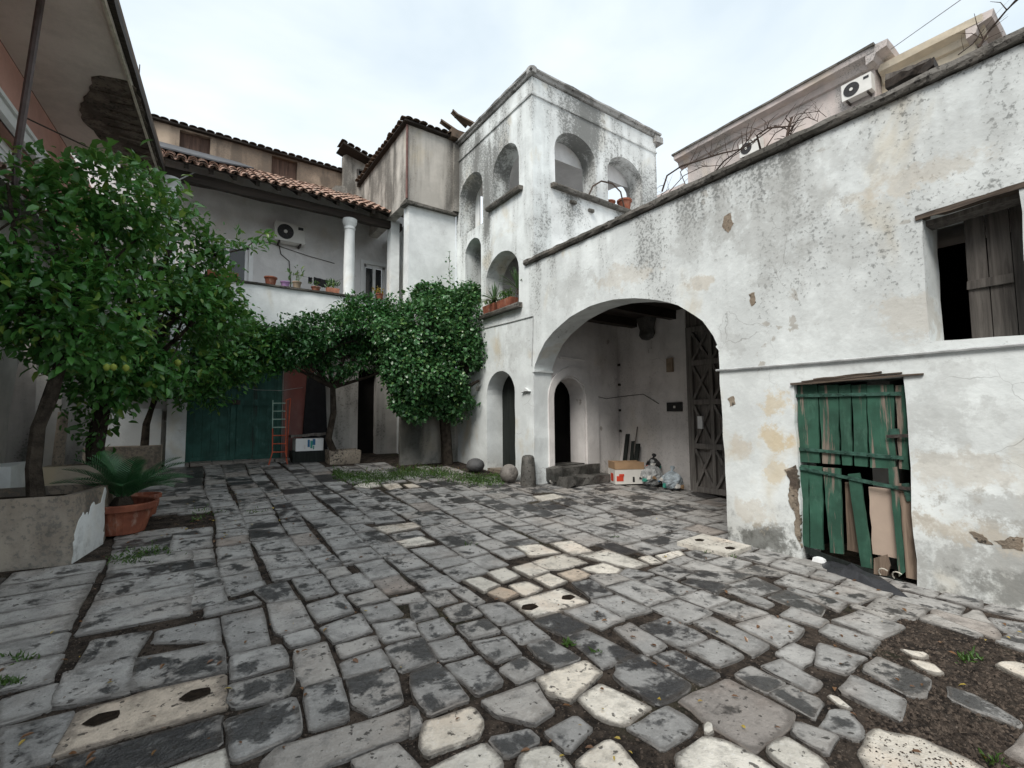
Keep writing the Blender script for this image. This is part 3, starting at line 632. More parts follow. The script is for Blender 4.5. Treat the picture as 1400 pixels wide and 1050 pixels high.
for x in (3.33, -.38):
    m = MB(); m.lathe((x, YG+.07, 4.68), [(.15, 0), (.15, .06), (.13, .1), (.135, .8), (.122, 1.72), (.14, 1.74), (.14, 1.78), (.125, 1.8), (.17, 1.9), (.18, 1.93), (.18, 2.0)], 16); m.build('column', K['white'], GB, True)
MB().box((4.38, YG-.03, 3.6), (4.62, YG+.25, 6.9), .004).build('end_pilaster', K['white'], GB)
# canopy: beam, rafters, boards, tiles
MB().bar((-1.2, YG+.07, 6.78), (4.7, YG+.07, 6.78), .16, .2, .015, 14).build('eave_beam', K['darkwood'], GB)
YA = 14.5; ZA = hit(330, 229, 1, YA).z; ZR = hit(340, 199, 1, YA).z; SLP = (ZA-6.98)/(YA-11.62)
cz = lambda y: 6.98+(y-11.62)*SLP
for k in range(13):
    x = -1.0+k*.44; MB().bar((x, 11.66, cz(11.66)-.1), (x+jit(.03), YB, cz(YB)-.1), .08, .1, .008, 3).build('rafter', K['darkwood'], GB)
m = MB(); m.add([(-1.3, 11.62, cz(11.62)-.03), (4.75, 11.62, cz(11.62)-.03), (4.75, YA, cz(YA)-.03), (-1.3, YA, cz(YA)-.03), (-1.3, 11.62, cz(11.62)-.055), (4.75, 11.62, cz(11.62)-.055), (4.75, YA, cz(YA)-.055), (-1.3, YA, cz(YA)-.055)], [(0, 1, 2, 3), (7, 6, 5, 4), (0, 4, 5, 1), (1, 5, 6, 2), (2, 6, 7, 3), (3, 7, 4, 0)])
CR = m.build('canopy_roof', K['darkwood'], GB)
def tile_mesh(name, L, r0, r1, mat, n=5, up=True):
    m = MB(); s = 1 if up else -1
    for r, y in ((r0, 0), (r1, L)):
        for th in (0, .014):
            for k in range(n+1):
                t = math.pi*k/n; m.v.append((math.cos(t)*(r-th), y, s*math.sin(t)*(r-th)))
    q = n+1
    for k in range(n):
        m.f += [(k, k+1, 2*q+k+1, 2*q+k), (q+k+1, q+k, 3*q+k, 3*q+k+1), (k+1, k, q+k, q+k+1), (2*q+k, 2*q+k+1, 3*q+k+1, 3*q+k)]
    m.f += [(0, 2*q, 3*q, q), (n, q+n, 3*q+n, 2*q+n)]
    return m.mesh(name, mat, False)
TM = tile_mesh('roof_tile', .5, .092, .075, K['tile']); TMP = tile_mesh('roof_tile_pan', .5, .09, .078, K['tile'], 4, False); TMD = tile_mesh('roof_tile_old', .5, .095, .08, K['tiledark'])
ang = math.atan(SLP)
for i in range(31):
    x = -1.2+i*.197
    for r in range(7):
        y = 11.55+r*.425
        link('roof_tile', TM, CR, (x+jit(.008), y+jit(.012), cz(y)+.012+.012*(r > 0)), (ang-.03+jit(.015), 0, jit(.03)), (1, 1, .65))
        if r < 2: link('roof_tile', TMP, CR, (x+.098, y+.03, cz(y)+.055), (ang-.03, 0, jit(.02)), (1, 1, .6))
MB().add([(x, y, cz(y)+dz) for dz in (.135, .10) for x, y in ((-1.3, 12.5), (.5, 12.6), (1.3, 13.6), (1.0, YA), (-1.3, YA))], [(0, 1, 2, 3, 4), (9, 8, 7, 6, 5), (0, 5, 6, 1), (1, 6, 7, 2), (2, 7, 8, 3), (3, 8, 9, 4), (4, 9, 5, 0)]).build('flashing_sheet', K['flash'], CR)
# attic
aw = [(hit(x0, 200, 1, YA).x, hit(x1, 210, 1, YA).x) for x0, x1 in ((245, 287), (372, 407))]; z0, z1 = ZA-.12, ZR-.04
ZS = hit(266, 218, 1, YA).z
MB().prism(rough_line([(-2.9, z0), (4.3, z0), (4.3, z1), (-2.9, z1), (-2.9, z0)], .5, .01)[:-1], FY(YA), 0, .25, [[(a, ZS), (b, ZS), (b, z1-.05), (a, z1-.05)] for a, b in aw]).build('attic_wall', K['attic'], GB)
for a, b in aw:
    for k in range(3): MB().box((a+(b-a)*k/3+.004, YA+.12, ZS-.02), (a+(b-a)*(k+1)/3-.004, YA+.15, z1-.04), .003).build('window_board', K['boardbrown'], GB)
    for k in range(3): MB().box((a-.06+(b-a+.12)*k/3+.004, YA-.07, ZS-.09), (a-.06+(b-a+.12)*(k+1)/3-.004, YA+.1, ZS+.005), .006).build('brick', K['brick'], GB)
AR = MB().box((-2.9, YA-.12, z1), (4.3, YA+3, z1+.045)).build('attic_roof', K['darkwood'], GB)
for i in range(36): link('roof_tile', TMD, AR, (-2.8+i*.197+jit(.01), YA-.16+jit(.02), z1+.05), (R(6)+jit(.02), 0, jit(.04)), (1, 1, .45))
# AC condenser on the gallery wall, washing, wires
def ac_unit(label, loc, rz, s=1., group=None):
    A = thing('air_conditioner', label, 'air conditioner', loc); A.rotation_euler = (0, 0, rz)
    def P(mb, nm, mat, par=A, sm=False):
        o = mb.build(nm, mat, None, sm); o.parent = par; o.location = (0, 0, 0); return o
    m = MB(); m.box((-.4*s, -.15*s, -.27*s), (.4*s, .15*s, .27*s)); P(m, 'casing', K['acwhite'])
    m = MB(); m.tube([(-.13*s, -.145*s, 0), (-.13*s, -.165*s, 0)], .215*s, 20); g = P(m, 'fan_grille', K['acdark'])
    m = MB(); m.tube([(-.13*s, -.16*s, 0), (-.13*s, -.178*s, 0)], .05*s, 10); P(m, 'fan_hub', K['acwhite'], g)
    for k in range(10):
        t = k*math.pi/5; m = MB(); m.bar((-.13*s+.05*s*math.cos(t), -.172*s, .05*s*math.sin(t)), (-.13*s+.21*s*math.cos(t), -.168*s, .21*s*math.sin(t)), .006*s, .006*s, up=(0, 1, 0)); P(m, 'grille_wire', K['iron'], g)
    m = MB(); m.box((.2*s, -.16*s, .12*s), (.34*s, -.151*s, .2*s)); P(m, 'badge', K['acdark'])
    for x in (-.28, .28):
        m = MB(); m.box((x*s-.02, -.14*s, -.33*s), (x*s+.02, .2*s, -.271*s)); P(m, 'bracket', K['iron'])
    return A
ac_unit('beige air conditioner unit on the gallery wall behind the potted plants', (2.12, YB-.17, 6.42), 0, .9)
MB().tube([(1.9, YB-.02, 6.13), (1.95, YB-.02, 5.9), (2.15, YB-.02, 5.75), (2.2, YB-.02, 5.2), (2.2, YB-.02, 4.5)], .012, 5).build('drain_hose', K['iron'], GB)
MB().tube([(1.2, YB-.02, 6.16), (1.7, YB-.02, 6.14), (2.6, YB-.02, 5.98), (3.3, YB-.02, 5.9)], .008, 5).build('wall_cable', K['iron'], GB)
lc = thing('washing_line', 'thin washing line with black cloth under the gallery canopy', 'washing line', (2.9, 12.6, 5.2))
MB().tube([(2.35, YB, 5.42), (2.6, 12.7, 5.22), (3.0, 12.5, 5.13), (3.33, 12.1, 5.2)], .006, 4).build('line', K['wire'], lc)
for (x0, x1, dz) in ((2.52, 2.6, .16), (2.64, 2.98, .2)):
    P0 = [(x0+(x1-x0)*k/5, 12.72-.55*(x0+(x1-x0)*k/5-2.52), 5.25-.1*k/5*(x1-x0)/.34+jit(.01)) for k in range(6)]
    m = MB(); m.add([(*p[:2], p[2]) for p in P0]+[(p[0], p[1]+jit(.02), p[2]-dz+jit(.02)) for p in P0]+[(p[0], p[1]+.02, p[2]) for p in P0]+[(p[0], p[1]+.02, p[2]-dz) for p in P0],
        [(k, k+1, 7+k, 6+k) for k in range(5)]+[(13+k, 12+k, 18+k, 19+k) for k in range(5)]+[(k+1, k, 12+k, 13+k) for k in range(5)]+[(6+k, 7+k, 19+k, 18+k) for k in range(5)]); m.build('black_cloth', K['cloth'], lc)

# green gate under the gallery
GG = thing('garage_gate', 'dark green double wooden gate under the gallery', 'gate', (1, YW, .7))
for k in range(12):
    x = .04+k*.157; MB().box((x, YW+.06, .62), (x+.154, YW+.09, 3.3), .002).build('board', K['gategreen'], GG)
for x0, x1 in ((.04, .98), (1.0, 1.92)):
    for z in (.72, 2.0, 3.1): MB().box((x0, YW+.035, z-.07), (x1, YW+.065, z+.07), .002).build('gate_rail', K['gategreen'], GG)
    for x in (x0, x1-.1): MB().box((x, YW+.03, .64), (x+.1, YW+.068, 3.28), .002).build('gate_stile', K['gategreen'], GG)
MB().box((.0, YW+.12, .4), (1.96, YW+.16, 3.4)).build('light_stop_backing', K['black'], GG)  # dark plane added behind the boards to block light leaking through their gaps
MB().box((.9, YW+.0, 1.95), (1.06, YW+.03, 2.05), .002).build('latch', K['iron'], GG)
for i in range(6):
    x = -.25+i*.4; MB().box((x, 11.95, zg(12)-.1), (x+.385, 12.34, zg(12)+.05), .012).build('threshold_stone', K['ball'], GB)

# ================================================================ block between gallery and tower
BK = thing('corner_block', 'narrow house corner with sooty grey upper box over a white wall', 'building', (5, 11.5, .6))
MB().prism(rough_line([(4.34, .2), (5.64, .2), (5.64, 6.86), (4.34, 6.86), (4.34, .2)], .6, .006)[:-1], FY(10.58), 0, .3).build('white_wall', K['white'], BK)
MB().box((4.78, 10.885, .2), (5.0, 13.295, 6.86), .0).build('return_wall', K['white'], BK)
MB().box((4.26, 10.5, 6.87), (5.62, 10.8, 8.78), .004).build('upper_wall', K['greyblock'], BK)
MB().box((4.26, 10.805, 6.87), (4.5, 14.2, 8.78), .004).build('upper_return_wall', K['greyblock'], BK)
MB().box((4.22, 10.46, 6.8), (5.63, 10.82, 6.865), .01).build('ledge', K['coping'], BK)
MB().tube([(4.25, 10.48, 8.75), (4.25, 10.48, 6.9)], .03, 8).build('downpipe', K['brownpipe'], BK)
RB = MB().box((4.15, 10.38, 8.79), (5.66, 14.2, 8.83), .004).build('block_roof', K['darkwood'], BK)
for i in range(8): link('roof_tile', TMD, RB, (4.25+i*.19, 10.32+jit(.02), 8.84+jit(.008)), (R(5), 0, jit(.06)), (1, 1, .5))
for i in range(19): link('roof_tile', TMD, RB, (4.08+jit(.02), 10.45+i*.2, 8.84+jit(.008)), (R(5), 0, R(-90)+jit(.06)), (1, 1, .5))
for k, (x, y, z, rx, rz) in enumerate(((5.4, 10.7, 8.95, 20, 60), (5.62, 10.5, 9.02, 28, 75), (5.75, 10.2, 9.1, 35, 80), (5.55, 10.9, 9.05, 15, 50), (5.8, 9.95, 9.0, 12, 85), (5.5, 10.4, 8.9, 10, 30))):
    link('roof_tile', TMD, RB, (x, y, z), (R(rx), 0, R(rz)))
MB().box((5.35, 10.3, 8.8), (5.95, 10.9, 9.0), .03).build('roof_rubble', K['tiledark'], BK)
MB().box((5.50, 10.44, 6.9), (5.68, 10.6, 8.7), .02).build('soot_chase', K['greyblock'], BK)
# small attic room further back
AT = thing('attic_room', 'little crumbling attic room with a small window above the gallery roof', 'building', (4, 13.6, 7.7))
MB().prism(rough_line([(3.75, 7.9), (4.8, 7.9), (4.8, 9.41), (3.97, 9.78), (3.75, 9.62), (3.75, 7.9)], .3, .015)[:-1], FY(14.25), 0, .2, [[(4.17, 8.80), (4.54, 8.76), (4.54, 9.26), (4.17, 9.30)]]).build('wall', K['greyblock'], AT)
MB().box((3.42, 13.9, 7.85), (3.76, 14.26, 8.45), .05).build('broken_chimney', K['greyblock'], AT)
MB().box((4.17, 14.3, 8.78), (4.54, 14.32, 9.28)).build('pane', K['glass'], AT)
f = MB(); f.box((4.15, 14.2, 8.76), (4.2, 14.28, 9.3)); f.box((4.51, 14.2, 8.76), (4.56, 14.28, 9.3)); f.box((4.201, 14.2, 9.26), (4.509, 14.28, 9.31)); f.box((4.201, 14.2, 8.75), (4.509, 14.28, 8.80)); f.build('window_frame', K['greywood'], AT)
ar = MB(); ar.bar((3.6, 14.15, 9.76), (4.9, 14.2, 9.44), .7, .05, .01, 4); ARo = ar.build('roof', K['darkwood'], AT)
for i in range(6): link('roof_tile', TMD, ARo, (3.65+i*.2, 13.78, 9.80-i*.048), (0, R(13), jit(.1)), (1, 1, .5))

# ================================================================ left building with deep eave
LDIR = Vector((math.sin(R(4.7)), math.cos(R(4.7)), 0)); LN = Vector((-math.cos(R(4.7)), math.sin(R(4.7)), 0)); LA = Vector((-2.12, 8.54, 0))
FL = lambda u, v, d: tuple(LA+LDIR*(u-8.54)+LN*d+Vector((0, 0, v)))
LB = thing('eaved_house', 'pinkish house with deep cracked eave and white window surround behind the lemon trees', 'building', (-2.6, 8, 0))
lo_out = [(-4, -.3), (9.55, -.3), (9.56, .9), (9.62, 1.7), (9.8, 2.4), (10.15, 3.0), (10.6, 3.35), (11.1, 3.4), (11.6, 3.1), (11.85, 2.5), (11.9, 1.6), (11.9, -.3), (13.6, -.3), (13.6, 4.45), (-4, 4.45)]
MB().prism(lo_out, FL, 0, .35).build('lower_wall', K['leftlow'], LB)
MB().prism([(9.2, -.3), (12.4, -.3), (12.4, 3.7), (9.2, 3.7)], FL, 1.1, 1.2).build('recess_wall', K['leftlow'], LB)
MB().prism([(9.2, -.3), (9.3, -.3), (9.3, 3.7), (9.2, 3.7)], FL, .36, 1.09).build('recess_wall', K['leftlow'], LB)
MB().prism([(12.3, -.3), (12.4, -.3), (12.4, 3.7), (12.3, 3.7)], FL, .36, 1.09).build('recess_wall', K['leftlow'], LB)
MB().prism([(9.3, .5), (12.29, .5), (12.29, 1.25), (9.3, 1.3)], FL, 1.04, 1.09).build('whitewashed_dado', K['white'], LB)
MB().prism([(-4, 4.46), (13.6, 4.46), (13.6, 6.6), (-4, 6.6)], FL, .03, .35, [[(8.0, 4.6), (10.3, 4.6), (10.3, 5.62), (8.0, 5.62)]]).build('upper_wall', K['pinkwall'], LB)
for a, b, c, e in ((7.86, 10.44, 5.62, 5.78), (7.86, 8.0, 4.6, 5.62), (10.3, 10.44, 4.6, 5.62)):
    MB().prism([(a, c), (b, c), (b, e), (a, e)], FL, -.05, .05).build('window_surround', K['pvc'], LB)
MB().prism([(7.8, 5.781), (10.5, 5.781), (10.5, 5.84), (7.8, 5.84)], FL, -.09, .05).build('window_surround', K['pvc'], LB)
wf = MB().prism([(8.0, 4.6), (10.3, 4.6), (10.3, 5.62), (8.0, 5.62)], FL, .2, .24).build('window_shutter', K['pvc'], LB)
for k in range(7): MB().prism([(8.04, 4.66+k*.135), (10.26, 4.66+k*.135), (10.26, 4.74+k*.135), (8.04, 4.74+k*.135)], FL, .175, .199).build('slat', K['pvc'], wf)
lg = MB().prism([(6, 4.40), (11.9, 4.40), (11.9, 4.452), (6, 4.452)], FL, -.38, -.001).build('tile_ledge', K['leftlow'], LB)
for k in range(28):
    p = Vector(FL(6.2+k*.2, 4.46, -.42)); link('roof_tile', TM, lg, p, (R(10), 0, R(90-4.7)+jit(.04)))
# eave slab: soffit z 6.6
E0, E1 = 1.0, 11.72
sl_ = MB(); ov = 1.32
sl_.prism([(E0, 0), (E1, 0), (E1, 1), (E0, 1)], lambda u, v, d: FL(u, 6.6+d, .02-(ov+.02)*v), 0, .16); SLB = sl_.build('eave_slab', K['soffit'], LB)
sl2 = MB(); sl2.prism([(E0, 6.765), (E1+.1, 6.765), (E1+.1, 6.86), (E0, 6.86)], FL, -ov-.06, .3); sl2.build('roof_edge', K['tiledark'], LB)
MB().bar(FL(E0, 6.585, -ov+.03), FL(E1, 6.585, -ov+.03), .035, .03, .003, 30).build('drip_strip', K['zinc'], LB)
MB().bar(FL(E0, 6.68, -ov-.035), FL(E1+.05, 6.68, -ov-.035), .07, .14, .006, 30).build('fascia_board', K['darkwood'], LB)
dmg = [(125, 105), (137, 104), (175, 111), (186, 122), (193, 142), (206, 190), (219, 232), (205, 238), (165, 216), (141, 196), (128, 178), (113, 165), (108, 150), (113, 138), (123, 124)]
DP = [hit(x, y, 2, 6.596) for x, y in dmg]
dm = MB(); dm.prism(rough_line([(p.x, p.y) for p in DP]+[(DP[0].x, DP[0].y)], .1, .02)[:-1], lambda u, v, d: (u, v, 6.59+d), 0, .02); DMG = dm.build('bare_soffit_patch', K['lath'], SLB)
for k in range(9):
    t = 9.2+k*.26; a = Vector(FL(t, 6.582, -.85-.1*math.sin(k*1.3))); b = Vector(FL(t+jit(.05), 6.582, -1.24)); MB().bar(a, b, .03+random.random()*.04, .02, .006, 6).build('lath', K['lath'], DMG)
MB().tube([(-1.62, 7.40, 3.9), (-1.645, 7.4, 4.6), (-1.54, 7.4, 6.45), (-1.53, 7.4, 6.62)], .038, 8).build('downpipe', K['darkpipe'], LB)
MB().tube([(-1.62, 7.40, 3.92), (-2.0, 7.4, 3.75), (-2.25, 7.4, 3.6)], .038, 8).build('downpipe', K['darkpipe'], LB)
q0 = Vector(FL(9.2, 5.93, -.02)); q1 = Vector(FL(10.6, 6.25, -.6)); q2 = Vector(FL(11.3, 6.55, -1.1))
MB().tube([q0, q1, q2], .012, 5).build('wall_cable', K['iron'], LB)
p = hit(225, 243, 1, 11.7); MB().tube([p+Vector((-.5, 0, .05)), p+Vector((-.2, 0, -.1)), p, p+Vector((.25, .1, .08)), p+Vector((.5, .2, .35))], .012, 5).build('loose_cable', K['pipe'], LB)
an = hit(190, 110, 1, 9.2); MB().tube([(an.x, 9.2, 6.8), (an.x, 9.2, 7.25)], .008, 5).build('antenna_rod', K['iron'], LB)

# ================================================================ houses behind the terrace
PK = thing('pink_house', 'pale pink house with projecting cornice behind the terrace wall', 'building', (19, 7, 0))
MB().box((17, 4.86, 0), (23, 11.4, 12.45)).build('wall', K['palepink'], PK)
cp = [(-.1, -.35), (.1, -.3), (.16, -.12), (.42, -.06), (.46, .12), (-.1, .16)]
rough_strip('cornice', (17, 4.75, 12.5), (17, 11.75, 12.42), cp, K['palepink'], PK, .01, .5, nrm=(-1, 0, 0))
rough_strip('cornice', (16.6, 4.86, 12.5), (23, 4.86, 12.5), cp, K['palepink'], PK, .01, .5, nrm=(0, -1, 0))
rough_strip('cornice_edge', (16.6, 4.7, 12.6), (16.6, 11.8, 12.52), [(-.3, 0), (.1, 0), (.1, .07), (-.3, .07)], K['coping'], PK, .008, .5, nrm=(-1, 0, 0))
CH = thing('cream_house', 'cream house with cornice joining the pink house behind the parapet', 'building', (20, 3.5, 0))
MB().box((17.5, 2.75, 0), (23, 4.855, 12.1)).build('wall', K['cream'], CH)
rough_strip('cornice', (17.5, 2.5, 12.1), (17.5, 4.80, 12.1), cp, K['cream'], CH, .01, .5, nrm=(-1, 0, 0))
rough_strip('cornice', (17.1, 2.75, 12.1), (23, 2.75, 12.1), cp, K['palepink'], CH, .01, .5, nrm=(0, -1, 0))
LW = thing('low_cream_wing', 'low cream wing with a flat eave beyond the tower', 'building', (19, 12.3, 0))
MB().box((17.2, 11.41, 0), (22, 12.5, 10.95)).build('wall', K['cream'], LW)
MB().box((16.7, 11.42, 10.96), (22, 12.9, 11.25), .01).build('eave', K['palepink'], LW)
ac_unit('white air conditioner on the pink wall above the terrace parapet', (16.8, 5.25, 11.66), R(-90), .98)
ac_unit('white air conditioner half hidden by bare vine behind the parapet', (16.8, 8.6, 11.4), R(-90), .95)
# ================================================================ paving
PV = bpy.data.objects.new('paving', None); COL.objects.link(PV); PV['kind'] = 'structure'; WL['paving'] = Vector((0, 0, 0))
def zone(ox, oy, sc): return lambda pts: [(ox+x/sc, oy+y/sc) for x, y in pts]
ZB, ZC, ZD, ZE = zone(280, 760, 3.621), zone(560, 760, 3.621), zone(840, 760, 3.621), zone(1120, 760, 3.621)
Z1, Z2, Z7_, Z8 = zone(0, 600, 2.334), zone(450, 620, 2.442), zone(440, 630, 4.667), zone(740, 630, 4.667)
ID = lambda p: p
T = []   # (material key, pixel polygon)
def tr(k, z, *polys):
    for p in polys: T.append((k, z(p)))
tr('limetan', ID, [(73, 1036), (106, 974), (200, 945), (308, 921), (309, 968), (180, 1003)])
tr('basalt', Z1, [(165, 858), (410, 810), (428, 702), (205, 750)], [(485, 650), (500, 612), (698, 570), (704, 645)], [(0, 912), (160, 862), (182, 782), (0, 836)])
tr('basalt_wet', Z1, [(415, 806), (722, 745), (704, 652), (432, 702)], [(235, 738), (425, 702), (483, 612), (292, 642)], [(0, 922), (238, 867), (170, 1028), (0, 1080)], [(178, 1032), (708, 878), (704, 975), (500, 1045), (300, 1090)])
tr('lime', Z1, [(520, 1060), (725, 985), (728, 1080), (560, 1100)])
tr('basalt', ZB, [(80, 300), (285, 255), (325, 435), (125, 490)], [(130, 497), (375, 437), (415, 535), (130, 618)], [(120, 640), (430, 562), (440, 625), (400, 700), (150, 750), (115, 715)],
   [(100, 815), (445, 702), (475, 855), (455, 888), (160, 1015), (130, 1000)], [(305, 240), (470, 220), (538, 350), (380, 393), (345, 378)], [(390, 402), (535, 362), (568, 413), (425, 450)],
   [(440, 467), (600, 422), (662, 590), (485, 643), (450, 590)], [(497, 652), (673, 602), (713, 808), (520, 863)], [(572, 357), (770, 287), (828, 373), (640, 428)], [(652, 442), (848, 392), (865, 443), (680, 503)],
   [(672, 532), (870, 462), (918, 543), (695, 603)], [(702, 617), (938, 562), (978, 720), (820, 788), (732, 738)], [(505, 242), (680, 187), (738, 275), (560, 328)], [(430, 112), (580, 87), (643, 180), (500, 213)],
   [(622, 117), (770, 82), (838, 150), (672, 183)], [(707, 202), (850, 162), (908, 210), (760, 248)], [(772, 262), (920, 227), (983, 290), (815, 328)], [(242, 167), (400, 122), (458, 210), (320, 233)], [(0, 300), (278, 237), (240, 202), (0, 258)],
   [(0, 440), (75, 425), (110, 540), (0, 578)])
tr('basalt', ID, [(358, 1043), (382, 1022), (420, 1012), (565, 966), (575, 985), (570, 1000), (480, 1033), (430, 1056), (358, 1062)], [(509, 853), (560, 845), (578, 866), (527, 878)], [(527, 884), (579, 871), (596, 903), (548, 918)])
tr('basalt', ZC, [(0, 745), (40, 762), (63, 855), (0, 898)], [(5, 587), (140, 533), (213, 602), (292, 713), (180, 753), (95, 788), (22, 690)], [(178, 543), (345, 498), (463, 628), (332, 688)], [(312, 428), (470, 397), (553, 485), (425, 528)],
   [(92, 432), (240, 392), (313, 478), (160, 518)], [(232, 347), (375, 312), (448, 375), (300, 413)], [(38, 342), (165, 307), (218, 380), (90, 418)], [(168, 267), (280, 232), (358, 290), (212, 323)], [(0, 237), (90, 227), (143, 295), (20, 323)],
   [(62, 182), (180, 167), (238, 220), (130, 248)], [(208, 172), (270, 153), (373, 225), (320, 243)], [(338, 252), (460, 232), (568, 310), (440, 348)], [(452, 358), (590, 318), (693, 400), (545, 433)], [(583, 442), (690, 413), (847, 510), (720, 553), (650, 518)],
   [(442, 562), (560, 498), (662, 575), (535, 632)], [(352, 722), (620, 625), (713, 770), (610, 832), (430, 788)], [(392, 902), (590, 857), (647, 910), (480, 998)], [(668, 872), (820, 790), (902, 855), (785, 972)])
tr('basalt_wet', ZC, [(617, 322), (740, 283), (887, 345), (770, 398)], [(800, 130), (900, 115), (1010, 190), (900, 215)]); tr('basalt_wet', Z2, [(797, 612), (860, 588), (1027, 670), (910, 716)])
tr('lime', ZC, [(265, 125), (350, 105), (450, 145), (365, 180)], [(385, 85), (470, 60), (545, 100), (460, 132)], [(510, 60), (600, 35), (690, 75), (600, 108)], [(490, 145), (580, 125), (660, 160), (570, 200)],
   [(615, 110), (690, 85), (780, 125), (700, 160)], [(500, 230), (750, 165), (885, 235), (620, 310)], [(630, 605), (870, 520), (950, 580), (800, 720), (690, 690)], [(70, 830), (310, 750), (365, 830), (330, 900), (90, 990), (55, 950)],
   [(85, 1055), (370, 920), (455, 1010), (440, 1090), (150, 1120)], [(535, 1050), (560, 980), (700, 945), (800, 1050), (760, 1110), (560, 1110)], [(820, 1020), (980, 905), (1040, 935), (1140, 1060), (900, 1110)])
tr('lime', Z2, [(830, 815), (905, 767), (1075, 845), (985, 905), (900, 880)])
tr('limetan', ZC, [(385, 185), (450, 155), (540, 190), (470, 220)]); tr('limetan', Z8, [(105, 715), (220, 682), (318, 725), (200, 768)])
tr('lime', Z8, [(-165, 545), (-20, 528), (128, 585), (-70, 612)], [(55, 525), (190, 505), (338, 580), (200, 600)], [(-60, 640), (150, 592), (293, 650), (110, 693), (20, 690)], [(235, 607), (420, 567), (688, 660), (590, 690)], [(250, 687), (400, 647), (518, 695), (490, 718), (380, 720)],
   [(622, 617), (690, 602), (773, 645), (700, 655)], [(727, 602), (880, 572), (918, 600), (780, 640)], [(-60, 225), (80, 210), (155, 235), (0, 262)])
tr('lime', Z7_, [(322, 427), (580, 397), (638, 425), (410, 466)], [(472, 512), (640, 482), (718, 520), (530, 553)], [(200, 167), (240, 142), (360, 132), (375, 160), (290, 176)], [(380, 150), (480, 140), (515, 168), (430, 186)], [(520, 152), (580, 146), (632, 165), (560, 176)])
tr('basalt_wet', ZD, [(10, 540), (130, 492), (373, 632), (358, 668), (212, 738), (130, 688), (2, 600)], [(188, 497), (300, 462), (522, 585), (430, 638)], [(122, 352), (260, 298), (463, 400), (340, 463)], [(348, 107), (420, 73), (687, 95), (560, 138)], [(565, 147), (700, 108), (828, 165), (720, 200)])
tr('basalt', ZD, [(357, 467), (485, 413), (637, 495), (510, 548)], [(392, 332), (480, 303), (762, 445), (680, 498)], [(62, 850), (260, 743), (412, 840), (240, 958)], [(597, 592), (680, 548), (847, 630), (750, 678)], [(768, 682), (860, 638), (1030, 718), (985, 803)],
   [(728, 547), (830, 513), (1025, 625), (970, 673)], [(602, 342), (770, 293), (938, 360), (900, 408), (820, 453)], [(548, 172), (600, 143), (788, 235), (750, 258)], [(763, 202), (850, 168), (1040, 250), (1020, 295)], [(0, 362), (80, 333), (257, 440), (160, 493)])
tr('pinkstone', ZD, [(320, 715), (560, 607), (888, 780), (868, 840), (690, 968), (450, 820)])
tr('lime', ZD, [(305, 985), (450, 895), (560, 920), (690, 985), (800, 1060), (500, 1130), (320, 1060)], [(755, 960), (850, 900), (1014, 1000), (1060, 1060), (900, 1080), (790, 1010)], [(447, 830), (480, 830), (485, 878), (450, 880)])
tr('basalt', ZE, [(62, 322), (200, 273), (423, 350), (300, 413)], [(0, 377), (50, 338), (298, 420), (250, 488)], [(0, 432), (233, 507), (130, 583), (-20, 540)], [(218, 567), (290, 498), (548, 610), (520, 698), (440, 690)], [(102, 670), (165, 593), (423, 715), (400, 818)],
   [(0, 850), (60, 757), (150, 765), (213, 850), (190, 913)], [(640, 652), (760, 690), (998, 825), (980, 848), (760, 760), (652, 710)], [(495, 312), (560, 292), (808, 390), (760, 398)], [(870, 422), (1020, 442), (1040, 480)], [(840, 302), (1030, 332), (1040, 405), (900, 370)])
tr('lime', ZE, [(195, 965), (280, 852), (350, 872), (500, 900), (690, 980), (840, 1060), (500, 1140), (240, 1060)], [(400, 462), (530, 482), (530, 508), (470, 500)], [(447, 517), (560, 532), (613, 583), (550, 580)], [(877, 540), (960, 527), (1034, 545), (1034, 625)], [(42, 692), (80, 692), (158, 753), (110, 745)])

def hull(P):
    P = sorted(set(P)); 
    def half(Q):
        h = []
        for p in Q:
            while len(h) > 1 and (h[-1][0]-h[-2][0])*(p[1]-h[-2][1])-(h[-1][1]-h[-2][1])*(p[0]-h[-2][0]) <= 0: h.pop()
            h.append(p)
        return h[:-1]
    return half(P)+half(P[::-1])
def clip(P, a, b, keep_left=True, off=0.):
    """clip polygon P to one side of line a->b"""
    dx, dy = b[0]-a[0], b[1]-a[1]; L = math.hypot(dx, dy) or 1e-9; s = 1 if keep_left else -1
    dist = lambda p: s*((p[1]-a[1])*dx-(p[0]-a[0])*dy)/L-off
    o = []
    for i in range(len(P)):
        p, q = P[i], P[(i+1) % len(P)]; dp_, dq = dist(p), dist(q)
        if dp_ >= 0: o.append(p)
        if dp_*dq < 0: t = dp_/(dp_-dq); o.append((p[0]+(q[0]-p[0])*t, p[1]+(q[1]-p[1])*t))
    return o
def inter_area(P, H):
    Q = P
    for i in range(len(H)):
        Q = clip(Q, H[i], H[(i+1) % len(H)])
        if len(Q) < 3: return 0
    return stones_poly_area(Q)
stones = []
for k, px in T:
    W2 = [ground(x, y) for x, y in px]; P = [(p.x, p.y) for p in W2]
    a = sum(P[i][0]*P[(i+1) % len(P)][1]-P[(i+1) % len(P)][0]*P[i][1] for i in range(len(P)))
    if a < 0: P.reverse()
    stones.append((k, P, True))
traced = [hull(P) for _, P, _ in stones]
boxes = [(min(p[0] for p in H), max(p[0] for p in H), min(p[1] for p in H), max(p[1] for p in H)) for H in traced]
soilz = [hull([tuple(ground(x, y)[:2]) for x, y in z]) for z in ([(1222, 872), (1290, 862), (1420, 905), (1420, 1100), (1240, 1100), (1222, 1000), (1190, 985)], [(205, 705), (282, 700), (262, 722), (190, 728)])]
planter_zone = [(-3, 6.35), (-.88, 6.3), (-.68, 6.9), (-.55, 8.0), (-.5, 12.5), (-3, 12.5)]
